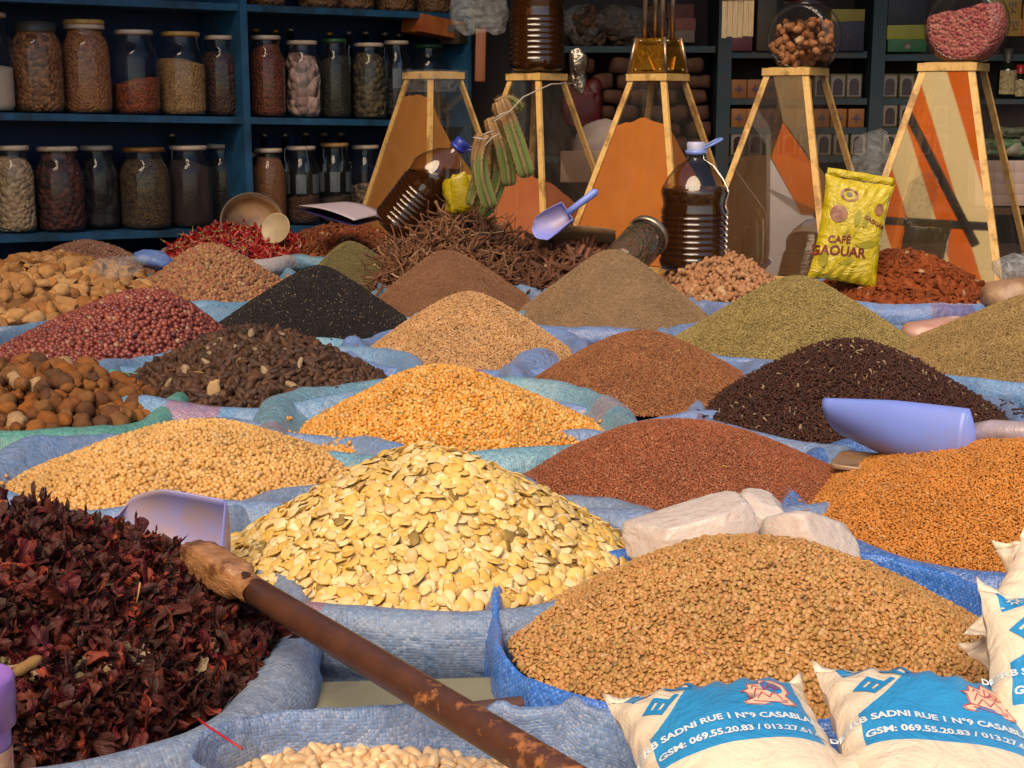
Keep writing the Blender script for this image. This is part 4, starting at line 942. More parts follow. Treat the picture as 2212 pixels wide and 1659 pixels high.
def crumple(name, label, px, py, y, w, h, d, mat, seed, cat='plastic bag', amp=.25, n=22, boxy=None):
    boxy = boxy or {'packet': .4, 'plastic bag': .55, 'foil': .6, 'bag': .6, 'scrap': .35}.get(cat, .8)
    V, q, t = blob(n, n, 1, 1, 1); V = V[:, [1, 2, 0]]; V = np.sign(V)*np.abs(V)**boxy; rc = np.random.default_rng(seed)
    for _ in range(12 if boxy < .7 else 4):                         # creases and dented planes
        d_ = rc.normal(size=3); d_ /= np.linalg.norm(d_); ex = (V @ d_).max()*rc.uniform(.70, .97); V = V - np.outer(np.maximum(V @ d_ - ex, 0)*.85, d_)
    V = V*(1+amp*nz(V, 3.2, seed, 3))[:, None]*np.array([w/2, d/2, h/2]); o = MB().add(V, q, t).obj(name, mat); o.location = W(px, py, y); return tag(o, label, cat)
crumple('plastic_bag', 'clear plastic bag hanging at the top of the jar shelf', 1035, -5, 4.85, .17, .22, .07, m_film, 61)

# ------------------------------------------------------------------ shelf wall at the back right
YB = 6.1
m_teal = plain('worn teal paint', hx('1e363e'), .6, hx('162a32'), 10, .3, .002, dirt=hx('3c2c20'))
bs = empty('goods_shelf', (1.2, YB, 0), 'dark teal wooden shelving full of packets and cartons at the back right', 'shelf'); bi = Matrix.Translation((-1.2, -YB, 0))
def bsp(name, mb, m=m_teal): o = mb.obj(name, m, bs, smooth=False); o.matrix_parent_inverse = bi; return o
for px in (1120, 1560, 1888):
    c = W(px, 300, YB); mb = MB(); mb.box((c.x, YB+.16, 1.1), (28*usz(YB), .34, 1.9)); bsp('upright', mb)
def bboard(p0, p1, py, k=0):
    a, b = W(p0, py, YB), W(p1, py, YB); mb = MB(); mb.box(((a.x+b.x)/2, YB+.17, a.z-.012), (b.x-a.x, .33, .026)); bsp('shelf_board', mb)
LV = [(1135, 1546, 100), (1574, 1874, 112), (1902, 2400, 118), (1135, 1546, 338), (1574, 1874, 338), (1902, 2400, 338), (1574, 1874, 213), (1902, 2090, 213), (1135, 2400, 445), (1574, 1874, 276), (1902, 2090, 276)]
for a in LV: bboard(*a)
mb = MB(); mb.box((1.4, YB+.36, 1.1), (3.4, .03, 2.0)); bsp('back_panel', mb, m_dark)
m_brownp = plain('brown wrapping paper', hx('54301c'), .8, hx('3c2012'), 14, .6, .01)
def front_cols(x0, x1, n): return [x0+(x1-x0)*(i+.5)/n for i in range(n)]
k6 = usz(YB)
G1 = 'brown paper packages stacked on the back shelf'
rows = [(330, 9), (298, 8), (262, 9), (228, 8), (194, 9), (160, 7)]
for ri, (py, n) in enumerate(rows):
    for ci, px in enumerate(front_cols(1225, 1540, n-3)):
        px += random.uniform(-5, 5); c = W(px, py, YB); w = 50*k6*random.uniform(.86, 1.0)
        V, q, t = blob(10, 10, 1, 1, 1); V = np.sign(V)*np.abs(V)**.42*np.array([w/2, .07, 16.5*k6]); V = V + .006*np.stack([nz(V, 40, ri*20+ci+k, 2) for k in range(3)], -1)
        o = MB().add(V, q, t).obj('paper_package', m_brownp); o.location = (c.x, YB+.07+random.uniform(0, .03), c.z+17*k6); o.rotation_euler = (0, random.uniform(-.1, .1), random.uniform(-.2, .2))
        tag(o, 'crumpled brown paper package in the wall of packages on the back shelf', 'package', G1)
for i, (px, py) in enumerate(((1190, 92), (1265, 92), (1345, 94), (1425, 94))):
    o = crumple('spice_bag', ['bag of brown spice half hidden by the oil bottle on the second pyramid', 'clear bag of brown twigs right of the oil bottle', 'clear bag of knobbly brown spice left of the brass burner', 'clear bag of brown spice behind the burner legs'][i], px, py-35, YB+.1, .17, .16, .14, content_mat('bagged spice %d' % i, hx('5c3c20'), hx('241810'), 40), 70+i, cat='bag')
    mb_ = crumple('film', None, px, py-36, YB+.1, .19, .18, .16, m_filmd, 80+i, cat=None); mb_.parent = o; mb_.location = (0, 0, .002)
for i, (px, y0, h, c, lb) in enumerate(((1470, 92, 26, '6c5c50', 'pale printed carton at the bottom of the stack behind the burner'), (1472, 66, 26, '7c4438', 'reddish carton in the middle of the stack behind the burner'), (1468, 40, 30, '5c2c24', 'dark red carton near the top of the stack behind the burner'))):
    c0_ = W(px, y0, YB); carton('small_carton', lb, (c0_.x, YB+.07, c0_.z), (56*k6, .13, h*k6*.97), .05, plain('carton %d' % i, hx(c), .7, hx(c, .6), 30))
o = crumple('red_packet', 'limp red packet seen through the right pane of the second pyramid', 1262, 235, YB-.03, .17, .2, .06, plain('red foil', hx('601010'), .5, hx('400a0a'), 8), 66, cat='packet')
# small cartons: orange ones, and white ones with a dark arched window
m_or = plain('orange carton', hx('8c541c'), .6, hx('744414'), 8); m_ol = plain('olive carton', hx('444012'), .6, hx('383410'), 8)
m_emb = plain('grey violet print', hx('4c4050'), .7); m_wh = plain('white print', hx('7c7068'), .6); m_wd = plain('dark window', hx('1c0c0e'), .25, hx('2c0c14'), 8)
def emblem_me():
    mb = MB(); 
    for (x, z, w, h) in ((0, .010, .008, .010), (0, -.002, .018, .012), (0, -.014, .006, .014), (-.012, -.004, .008, .008), (.012, -.004, .008, .008)): mb.box((x, 0, z), (w, .002, h))
    return mb.mesh('emblem', m_emb, False)
def window_me(w, h, m, gr=1.0):
    n = 10; pts = [(-w/2*gr, -h/2*gr), (w/2*gr, -h/2*gr)]
    for i in range(n+1): a = PI*i/n; pts.append((w/2*gr*math.cos(a), h*.18*gr+h*.3*gr*math.sin(a)))
    V = [(x, 0, z) for x, z in pts] + [(x, .0015, z) for x, z in pts]; m_ = len(pts)
    T = [[0, i, i+1] for i in range(1, m_-1)] + [[i, m_+i, m_+(i+1) % m_] for i in range(m_)] + [[i, m_+(i+1) % m_, (i+1) % m_] for i in range(m_)]
    return mesh_np('window', V, [T], m, False)
EM = emblem_me(); hW = 40*k6
mb = MB(); mb.box((0, 0, hW*.48), (.066, .1, hW*.96), bev=.002); ME_OR = mb.mesh('carton', m_or)
mb = MB(); mb.box((0, 0, 25*k6), (.066, .1, 50*k6), bev=.002); ME_OL = mb.mesh('carton', m_ol)
ME_FR = mesh_np('frame', [(-.028, 0, -.042), (.028, 0, -.042), (.028, 0, .042), (-.028, 0, .042), (-.028, .001, -.042), (.028, .001, -.042), (.028, .001, .042), (-.028, .001, .042)], [np.array([[0,1,2,3],[0,4,5,1],[2,6,7,3],[1,5,6,2],[0,3,7,4]])], m_wh, False)
ME_WI = window_me(.04, .07, m_wd)
def shelf_box(px, py, kind):
    c = W(px, py, YB); which = 'left' if px < 1890 else 'right'
    if kind == 'or':
        e = tag(link('orange_carton', None, loc=(c.x, YB+.06, c.z+.001)), 'orange carton with a small violet emblem on the back shelf behind the fourth pyramid', 'box', 'orange cartons with violet emblem')
        b = link('carton', ME_OR, e); p_ = link('emblem', EM, e, (0, -.0515, hW*.5))
    else:
        e = tag(link('windowed_carton', None, loc=(c.x, YB+.06, c.z+.001)), 'olive carton with a white frame round a dark arched window, %s of the teal upright' % which, 'box', 'windowed cartons %s of the teal upright' % which)
        b = link('carton', ME_OL, e); p_ = link('label_frame', ME_FR, e, (0, -.0515, 25*k6)); w_ = link('window', ME_WI, p_, (0, -.001, -.002))
bz = (0.0)
for r_, py in enumerate((213, 276)):
    for px in front_cols(1578, 1755, 5): shelf_box(px+random.uniform(-1, 1), py, 'or')
    for k_ in range(1): pass
for px in front_cols(1578, 1755, 5): 
    c = W(px, 213, YB)
for px in (1775, 1810, 1845): shelf_box(px, 213, 'wi')
for px in (1775, 1812, 1850): shelf_box(px, 276, 'or')
for px in front_cols(1576, 1872, 8): shelf_box(px, 338, 'wi')
for py in (213, 276, 338):
    for px in front_cols(1904, 2050, 4): shelf_box(px, py, 'wi')
for i, (px, w, y0, h, c, lb) in enumerate(((1600, 50, 110, 30, '5c1420', 'dark red carton under the blue one on the upper back shelf'), (1600, 50, 80, 30, '10284c', 'dark blue carton on a red one on the upper back shelf'), (1600, 50, 50, 40, '5c1018', 'crimson carton at the top of the stack behind the strips'),
    (1655, 40, 110, 105, '3c3014', 'tall dark yellow carton left of the round nut jar'), (1830, 70, 110, 62, '181430', 'dark violet carton with a pale tulip mark'), (1832, 70, 47, 26, '8c7c1c', 'yellow carton on top of the violet one'), (1960, 80, 112, 26, '1c5c30', 'green carton with a pale seal at the bottom of its stack'), (1960, 80, 85, 30, '8c8c1c', 'yellow green carton in the middle of the stack'), (1960, 80, 54, 60, '101420', 'black carton at the top of the stack left of the pink jar'),
    (2175, 62, 78, 36, 'b08434', 'yellow carton with a leafy sprig print, lower of two'), (2172, 66, 41, 40, 'b48c38', 'yellow carton with a leafy sprig print, upper of two'), (2226, 34, 78, 66, 'b06c38', 'orange carton cut by the right edge'))):
    c0_ = W(px, y0, YB-.02); e = carton('tea_carton', lb, (c0_.x, YB+.05, c0_.z), (w*k6, .12, h*k6*.98), random.uniform(-.03, .03), plain('tea carton %d' % i, hx(c), .55, hx(c, .7), 10))
    if 'sprig' in lb:
        m_sp = m_emb
        for wd, zz in (('IVE', .7),):
            t_ = link('print', face_text(wd, .028, m_sp), e, (.03, -.0615, h*k6*zz)); t_.rotation_euler = (PI/2, 0, 0)
        mb = MB(); 
        for q_ in range(5): mb.add(blob(6, 4, .008, .003, .001)[0] @ rotm('Y', q_*1.1).T + np.array([.03+.008*math.cos(q_*2), 0, .03+.008*math.sin(q_*2)]), *[x for x in blob(6, 4, 1, 1, 1)[1:]])
        mb.obj('sprig', m_sp, e, loc=(0, -.0615, 0))
    if 'tulip' in lb: mb = MB(); [mb.add(blob(8, 6, .016, .006, .001)[0] @ rotm('Y', PI/2+a).T + np.array([math.sin(a)*.012, 0, 0]), *blob(8, 6, 1, 1, 1)[1:]) for a in (-.5, 0, .5)]; mb.obj('tulip_mark', m_wh, e, loc=(0, -.0615, .06))
    if 'seal' in lb: MB().lathe([(0, 0), (.014, 0), (.014, .001)], 16, R=rotm('X', PI/2)).obj('seal', m_wh, e, loc=(0, -.0605, .025))
# bottles and white cartons at the far right
def rb(px, ybase, ytop, w, capm, label, lab=True):
    c = W(px, ybase, YB-.1); h = W(px, ytop, YB-.1).z-c.z; r = w/2*k6; e = empty('syrup_bottle', c, label, 'bottle')
    MB().lathe([(0, 0), (r, .004), (r, h*.52), (r*.6, h*.68), (r*.42, h*.72), (r*.42, h*.76)], 18).obj('body', m_bott, e)
    MB().lathe([(r*.5, h*.74), (r*.52, h), (0, h)], 16).obj('cap', capm, e)
    if lab:
        P = np.array([[[r*1.01*math.cos(a), r*1.01*math.sin(a), z] for a in np.linspace(-PI*.85, -PI*.15, 8)] for z in (h*.08, h*.56)]); MB().sheet(P).obj('paper_label', plain('cream label %d' % px, hx('b09c6c'), .7, hx('4c4430'), 90, 0), e)
m_rc = plain('red cap', hx('9c1c1c'), .4)
rb(2172, 212, 105, 38, m_lidd, 'dark bottle with black cap and cream label at the right edge'); rb(2200, 214, 140, 30, m_rc, 'small bottle with a red cap at the right edge'); rb(2222, 214, 128, 30, m_rc, 'second red capped bottle cut by the right edge')
cc = W(2170, 213, YB-.1); mb = MB(); mb.box((cc.x+.05, YB+.0, cc.z-.012), (.32, .3, .02)); bsp('side_ledge', mb)
mb = MB(); cc2 = W(2180, 445, YB-.1); 
m_pkw = plain('pinkish white carton', hx('b49c94'), .7, hx('a08880'), 10)
mb = MB(); mb.box((0, 0, 11.5*k6), (40*k6, .1, 23*k6), bev=.002); ME_W = mb.mesh('white_carton', m_pkw)
for r_ in range(4):
    for px in (2118, 2160, 2202, 2244):
        c = W(px, 443-r_*24, YB-.12); o = link('white_carton', ME_W, None, c); tag(o, 'pinkish white carton in the grid seen through the fifth pyramid', 'box', 'pinkish white cartons')
cc = W(2180, 446, YB-.12); mb = MB(); mb.box((cc.x, YB-.06, cc.z-.014), (.40, .3, .026)); bsp('front_ledge', mb, plain('brown wood', hx('5c3c1c'), .6))
cc = W(2180, 346, YB-.12)
crumple('green_packet', 'green and white packet on top of the white cartons', 2160, 318, YB-.08, .2, .07, .1, content_mat('green white print', hx('2c6c34'), hx('8c8478'), 25), 91, cat='packet')
crumple('white_packet', 'crumpled pale packet above the green one', 2190, 292, YB-.06, .2, .07, .1, content_mat('pale print', hx('3c4c34'), hx('6c6458'), 25), 92, cat='packet')
# carton strips hung at the top
e_ = MB()
for i in range(6): e_.box(((i-2.5)*.0165, random.uniform(-.003, .003), random.uniform(-.004, .004)), (.0155, .004, .15+random.uniform(0, .006)))
o = e_.obj('wood_strips', plain('grey wood strips', hx('a08c6c'), .8, hx('7c6848'), 40, .3, stretch=(8, 8, .5)), smooth=False); o.location = W(1594, 25, 4.6); tag(o, 'bundle of pale wooden strips tied with cord hanging at the top', 'strips')
c = MB(); c.tube([(-.052, -.004, .035), (0, -.006, .037), (.052, -.004, .035), (.052, .006, .035), (-.052, .006, .035), (-.052, -.004, .035)], .0015, 5); c.obj('cord', plain('green cord', hx('2c4c34'), .7), o)

# ------------------------------------------------------------------ glass pyramids of ground spice
m_cnt = plain('dark counter boards', (.05, .035, .025), .8, (.03, .02, .015), 4, .3)
cb_ = MB(); cb_.box((.6, 5.0, .30), (3.6, 2.0, .2)); o = cb_.obj('counter', m_cnt, smooth=False); tag(o, 'low dark counter carrying the glass pyramids', 'counter')
m_fr = plain('pale yellow pine', hx('dcb470'), .5, hx('c49a58'), 30, .2, .001, stretch=(5, 5, .8), dirt=hx('8a6030'))
m_pane = glass('pyramid pane', (.9, .88, .86), .03, 1.5, 1.0, dirt=.06)
PANE = [glass('pyramid front pane %d' % i, (.95, .93, .9), .015, 1.5, 1.0, dirt=.05, floor=f) for i, f in enumerate((.04, .05, .07, .62, .62))]
PYB, PYT = .40, 1.075
def powder_mat(n, a, b): return plain('ground spice '+n, hx(a), .9, hx(b), 9, .25, .003)
def pyramid(px, py, y, yaw, label, pm, fill, top_u, seed=1, s0=.47, s1=.148, ztop=None):
    """px, py: the near top corner"""
    c = W(px, py, y); zt = c.z; r = Rz(-yaw)
    near = np.array([0, -1.0]); ca, sa = math.cos(yaw), math.sin(yaw)
    L = np.array([-ca, sa]); Rr = np.array([sa, ca])                 # along the left and right faces, away from the near corner
    ctr = np.array([c.x, c.y]) + (L+Rr)*s1/2
    e = empty('glass_pyramid', (ctr[0], ctr[1], PYB), label, 'display case', 'glass pyramids of ground spices')
    H = zt-PYB
    def cor(i, j, z, s): p = (L*(i-.5)+Rr*(j-.5))*s; return np.array([p[0], p[1], z])
    C = [(0, 0), (1, 0), (1, 1), (0, 1)]
    def cs(z): t = z/H; return s0*(1-t)+s1*t
    fw = .0175
    for (i, j) in C:                                                 # four corner posts, square in section, set to the two faces
        a, b = cor(i, j, 0, cs(0)), cor(i, j, H, cs(H)); ii, jj = (1 if i == 0 else -1), (1 if j == 0 else -1)
        l3, r3 = np.array([L[0], L[1], 0])*ii*fw*1.25, np.array([Rr[0], Rr[1], 0])*jj*fw*.62
        mb = MB(); V = []
        for q_, k_ in ((a, 1), (b, 1)): V += [q_, q_+l3, q_+l3+r3, q_+r3]
        mb.add(V, [[0,1,2,3],[7,6,5,4],[0,4,5,1],[1,5,6,2],[2,6,7,3],[3,7,4,0]]); mb.obj('post', m_fr, e, smooth=False)
    R3 = np.array([[L[0], Rr[0], 0], [L[1], Rr[1], 0], [0, 0, 1]])
    for zz, s_, hh in ((H+.009, s1+.012, .024), (.012, s0+.01, .024)):
        mb = MB()
        for (u, v, du, dv) in ((0, -1, 1, 0), (0, 1, 1, 0), (-1, 0, 0, 1), (1, 0, 0, 1)):
            d_ = (s_ if du else fw*.9, (s_-2*fw*.9-.001) if dv else fw*.9, hh)
            mb.box(R3 @ np.array([u*(s_/2-fw*.45), v*(s_/2-fw*.45), zz]), d_, R3)
        mb.obj('rim' if zz > .1 else 'base_frame', m_fr, e, smooth=False)
    mb = MB(); mb.box(R3 @ np.array([0, 0, H+.0225]), (s1*.86, s1*.86, .002), R3); mb.obj('top_plate', m_fr, e, smooth=False)
    for k in range(4):                                               # panes
        i0, j0 = C[k]; i1, j1 = C[(k+1) % 4]; ins = .986
        V = [cor(i0, j0, .024, cs(.024)*ins), cor(i1, j1, .024, cs(.024)*ins), cor(i1, j1, H-.004, cs(H-.004)*ins), cor(i0, j0, H-.004, cs(H-.004)*ins)]
        MB().add(V, [[0, 1, 2, 3]]).obj('pane', PANE[seed-1] if (i0, j0) == (0, 0) else m_pane, e, smooth=False)
    # the powder: fills to a slope, pressed against the left face more than the right
    n = 30; P = np.zeros((n, n, 3)); r_ = np.random.default_rng(seed)
    for i in range(n):
        for j in range(n):
            u, v = i/(n-1), j/(n-1)
            pk = fill*H*(1-.10*abs(u-.5))*(1 - .72*v**1.1); P[i, j] = (u, v, max(.03, pk))
    Z = P[..., 2] + .010*nz(np.stack([P[..., 0], P[..., 1], 0*P[..., 0]], -1), 9, seed, 3)
    Q = np.zeros((n, n, 3)); B = np.zeros((n, n, 3))
    for i in range(n):
        for j in range(n): Q[i, j] = cor(P[i, j, 0], P[i, j, 1], Z[i, j], cs(Z[i, j])*.955); B[i, j] = cor(P[i, j, 0], P[i, j, 1], .026, cs(.026)*.955)
    mb = MB(); mb.sheet(Q)
    for sl_ in (np.s_[0, :], np.s_[-1, :], np.s_[:, 0], np.s_[:, -1]):
        a, b = Q[sl_], B[sl_]; 
        g_ = np.stack([b*(1-t)+a*t for t in np.linspace(0, 1, 8)], 0); mb.sheet(g_)
    if pm is not None: mb.obj('powder', pm, e)
    return e, H, R3, cs
p1 = pyramid(932, 168, 5.35, math.radians(46), 'farthest left glass pyramid, nearly full of ochre powder, top wrapped in clear tape', powder_mat('ochre', 'a86c24', '94601e'), .92, 0, 1, .49, .152)
p2 = pyramid(1166, 171, 5.35, math.radians(40), 'glass pyramid behind the cacti holding orange red powder', powder_mat('paprika', 'a85a2c', 'b4693c'), .50, 0, 2, .50, .152)
p3 = pyramid(1438, 172, 5.1, math.radians(36), 'glass pyramid of bright orange powder under the brass burner', powder_mat('turmeric', 'c0701a', 'ac6014'), .80, 0, 3, .51, .152)
p4 = pyramid(1746, 160, 4.80, math.radians(34), 'glass pyramid of beige powder under the round nut jar', powder_mat('beige', 'b07c44', 'a0703c'), .62, 0, 4, .50, .156)
p5 = pyramid(2106, 150, 4.48, math.radians(30), 'nearest glass pyramid at the right, under the jar of pink petals', powder_mat('tan', '8a6030', '7c5428'), .10, 0, 5, .50, .168)
# clear tape round the top of the first pyramid
e, H, R3, cs = p1; mb = MB()
for s_, z0_, z1_ in ((1.12, -.05, .03),):
    P = np.zeros((2, 9, 3)); 
    ring = [(-1, -1), (0, -1.03), (1, -1), (1.03, 0), (1, 1), (0, 1.03), (-1, 1), (-1.03, 0), (-1, -1)]
    for a, z in enumerate((z0_, z1_)):
        for j, (u, v) in enumerate(ring): P[a, j] = R3 @ np.array([u*.082*s_, v*.082*s_, H+z])
    mb.sheet(P)
mb.obj('clear_tape', m_film, e)

# round cookie jars with flat glass faces
def cookie(px, py_base, y, w, label, cm, fill, lidm, rot, seed, tmp=None):
    c = W(px, py_base, y); R = w/2*usz(y); e = empty('round_jar', (c.x, c.y, c.z), label, 'jar', None, rot=(0, 0, rot))
    n, m = 32, 22; V = []
    def surf(R, flat=.56):
        mb = MB(); V, q, t = blob(36, 30, 1, 1, 1); V = V[:, [1, 2, 0]]*R
        V[:, 1] = np.clip(V[:, 1], -R*flat, R*flat); V[:, 2] = np.clip(V[:, 2], -R*.86, R*.93); return V + np.array([0, 0, R*.86]), q, t
    V, q, t = surf(R); mb = MB().add(V, q, t); mb.obj('glass', m_glass, e)
    for s_ in (-1, 1):
        th = np.linspace(0, 2*PI, 33); ring = np.stack([R*.80*np.cos(th), np.full(33, s_*R*.565), R*.86+R*.80*np.sin(th)], -1); MB().tube(ring, R*.022, 6, cap=False).obj('glass_rim', m_glass, e)
    MB().lathe([(R*.62, R*1.72), (R*.60, R*1.80), (R*.60, R*1.9)], 30).obj('neck', m_glass, e)
    MB().lathe([(R*.64, R*1.84), (R*.68, R*1.85), (R*.69, R*2.12), (R*.64, R*2.18), (0, R*2.18)], 32).obj('lid', lidm, e)
    V, q, t = surf(R*.955, .53)
    r = np.random.default_rng(seed); zc = R*2*fill
    if tmp is None:
        V = V + np.array([0, 0, R*.04]); V[:, 2] = np.where(V[:, 2] > zc + V[:, 0]*.2, zc + V[:, 0]*.2 + .006*nz(V, 60, seed), V[:, 2]); V = V*.985
        MB().add(V, q, t).obj('contents', cm, e)
    else:
        pts = []
        while len(pts) < 150:
            p = np.array([r.uniform(-R, R), r.uniform(-R*.5, R*.5), r.uniform(.1*R, zc)])
            if np.linalg.norm((p-np.array([0, 0, R*.86]))*np.array([1, 1, 1])) < R*.84: pts.append(p)
        P = np.array(pts); N = r.normal(size=P.shape); N /= np.linalg.norm(N, axis=1, keepdims=True)
        me = merge('contents', tmp, P, frames(N, 1, r), r.uniform(.8, 1.1, len(P)), cm, None, seed); o = link('contents', me, e)
    return e
m_redlid = plain('red plastic lid', hx('b01418'), .3, spec=.6)
cookie(1735, 151, 4.88, 152, 'round glass jar of brown nuts with a red lid on the fourth pyramid', grain('jar nuts', [hx('9c6034'), hx('84502c'), hx('ac7448')], .7, 90, .3), .62, m_redlid, -.55, 5, [(V*.82, q, t) for V, q, t in T_NUT])
cookie(2083, 134, 4.56, 170, 'round glass jar of pink red petals on the nearest pyramid', content_mat('pink petals', hx('8c343c'), hx('a8685c'), 95), .62, plain('glass lid', hx('6c4a44'), .2), -.5, 6)
# brass incense burner on the third pyramid
e, H, R3, cs = p3
m_brass = plain('hammered brass', hx('a87418'), .38, hx('7c5010'), 60, .9, .003, metal=.85); m_tin = plain('worn tin', hx('b4a898'), .3, hx('8c6c54'), 25, .5, .002, metal=.8)
bt = e.location + Vector((0, 0, H+.0245))
be = empty('brass_burner', bt, 'hammered brass burner with tin legs standing on the third pyramid', 'burner')
def frus(s0, s1, z0, z1): 
    V = [R3 @ np.array([u*s/2, v*s/2, z]) for s, z in ((s0, z0), (s1, z1)) for (u, v) in ((-1, -1), (1, -1), (1, 1), (-1, 1))]
    return V, [[3,2,1,0],[4,5,6,7],[0,1,5,4],[1,2,6,5],[2,3,7,6],[3,0,4,7]]
MB().add(*frus(.150, .112, 0, .118)).obj('body', m_brass, be, smooth=False)
for (u, v) in ((-1, -1), (1, -1), (1, 1), (-1, 1)):
    mb = MB(); a = R3 @ np.array([u*.0765, v*.0765, .0]); b = R3 @ np.array([u*.0575, v*.0575, .12]); mb.tube([a, b], .007, 8); mb.obj('corner_strip', m_tin, be)
    mb = MB(); b = R3 @ np.array([u*.036, v*.036, .119]); mb.tube([b, b*np.array([.92, .92, 1])+np.array([0, 0, .34])], .0095, 10); mb.obj('leg', m_tin, be)
for s_, ax in ((1, 0), (1, 1)):                                       # applied plates on the two faces seen
    mb = MB(); 
    nrm = R3 @ (np.array([0, -1, 0.]) if ax == 0 else np.array([-1., 0, 0])); tan = R3 @ (np.array([1., 0, 0]) if ax == 0 else np.array([0, 1., 0]))
    c0_ = nrm*.0735; V = [c0_ - tan*.028+np.array([0, 0, .01]), c0_+tan*.028+np.array([0, 0, .01]), nrm*.0640+np.array([0, 0, .055])]
    V2 = [v + nrm*.006 for v in V]; mb.add(V+V2, t=[[3, 4, 5], [0, 1, 4], [0, 4, 3], [1, 2, 5], [1, 5, 4], [2, 0, 3], [2, 3, 5]]); mb.obj('triangle_plate', m_tin if False else plain('bright brass', hx('c89838'), .3, metal=.9), be, smooth=False)
    mb = MB(); Rm_ = np.stack([tan, -nrm, np.array([0, 0, 1.])], 1); mb.box(nrm*.0595+np.array([0, 0, .104]), (.062, .006, .014), Rm_, bev=.004); mb.obj('name_plate', plain('brass plate', hx('b4882c'), .35, metal=.9), be)
    for (a, z) in ((-.055, .01), (.055, .01), (-.042, .108), (.042, .108)): mb = MB(); V, q, t = blob(8, 6, .006, .006, .006); mb.add(V+nrm*(.0725-.13*z)+tan*a*.9+np.array([0, 0, z]), q, t); mb.obj('rivet', m_tin, be)

# ------------------------------------------------------------------ oil bottles
m_oil = plain('dark oil', (.045, .017, .004), .12, (.06, .022, .005), 2, 0, spec=.5)
m_pet = glass('bottle plastic', (.8, .72, .62), .05, 1.6, 1.5)
m_bcap = plain('blue cap', hx('2c3c9c'), .35); m_bcap2 = plain('light blue cap', hx('7c94dc'), .35); m_wcap = plain('white blue cap', hx('b8b8d4'), .35)
def oil_bottle(label, loc, s, rot, fill=.66, capm=m_bcap, collar=m_bcap, handle=0.0, hrot=0, wrap=False):
    e = empty('oil_bottle', loc, label, 'bottle', None, rot=rot); R, H = .098*s, .36*s
    prof = [(0, 0), (R*.7, .0), (R*.93, .012*s), (R, .03*s)]
    z = .045*s
    for i in range(8): prof += [(R, z), (R*.99, z+.004*s), (R*.955, z+.009*s), (R*.99, z+.014*s)]; z += .0185*s
    prof += [(R, z), (R*.93, z+.02*s), (R*.95, z+.035*s), (R*1.0, z+.06*s), (R*.97, z+.075*s), (R*.82, z+.105*s), (R*.55, z+.145*s), (R*.24, z+.165*s), (R*.22, z+.19*s)]
    prof = np.array(prof); zt = prof[-1][1]
    MB().lathe(prof, 40).obj('plastic_body', m_pet, e)
    inn = prof*np.array([.975, 1]) + np.array([0, .002]); zf = zt*fill
    # liquid surface stays level even where the bottle leans
    ob = MB().lathe(np.vstack([[(r, min(z, zf*1.35)) for r, z in inn], [(0, zf*1.35)]]), 40)
    M = Matrix.Rotation(rot[2], 3, 'Z') @ Matrix.Rotation(rot[1], 3, 'Y') @ Matrix.Rotation(rot[0], 3, 'X'); Mn = np.array(M)
    V = ob.V[0]; Wd = V @ Mn.T; lvl = (np.array([0, 0, zf]) @ Mn.T)[2]
    up = Mn.T @ np.array([0, 0, 1.]) ; over = Wd[:, 2]-lvl; ax = up[2]
    V = V - np.outer(np.maximum(over, 0)/ax, [0, 0, 1]); ob.V[0] = V
    ob.obj('oil', m_oil, e)
    MB().lathe([(R*.24, zt-.012*s), (R*.30, zt-.011*s), (R*.31, zt+.002*s), (R*.24, zt+.003*s)], 24).obj('collar', collar, e)
    MB().lathe([(R*.26, zt+.003*s), (R*.27, zt+.024*s), (R*.24, zt+.028*s), (0, zt+.028*s)], 24).obj('cap', capm, e)
    hb = MB(); a = hrot; d = np.array([math.cos(a), math.sin(a), .55]); d /= np.linalg.norm(d); sd_ = np.array([-math.sin(a), math.cos(a), 0]); c = np.array([0, 0, zt-.004*s]); w = .016*s; Lh = .085*s
    pts = [c + sd_*w + d*R*.2, c+sd_*w+d*Lh*.9, c+sd_*w*.5+d*Lh, c-sd_*w*.5+d*Lh, c-sd_*w+d*Lh*.9, c-sd_*w+d*R*.2]; hb.tube(pts, .0042*s, 8); hb.obj('handle', collar, e)
    return e
y_ = 4.36; c = W(1497, 588, y_)
oil_bottle('upright large bottle of dark oil with a light blue carrying handle', c, 1.06, (0, 0, 0), .70, m_wcap, m_bcap2, hrot=.25).scale = (1, 1, .90)
c = W(1175, 158, 5.15); oil_bottle('big bottle of dark oil standing on the second pyramid, cut by the top edge', (p2[0].location.x, p2[0].location.y, p2[0].location.z+p2[1]+.0245), 1.06, (0, 0, .4), 1.0)
c = W(838, 500, 4.62); oil_bottle('leaning bottle of dark oil with a dark blue cap in front of the first pyramid', (c.x+.02, c.y, c.z), .90, (math.radians(6), math.radians(38), 0), .74, m_bcap, m_bcap, hrot=.4)
m_silver = plain('silver foil', hx('9c9488'), .22, hx('6c5c48'), 12, 1.0, .03, metal=.9)
crumple('foil_scrap', 'crumpled silver foil hanging from the string beside the second pyramid', 1248, 150, 5.2, .06, .12, .04, m_silver, 95, cat='foil', amp=.5)

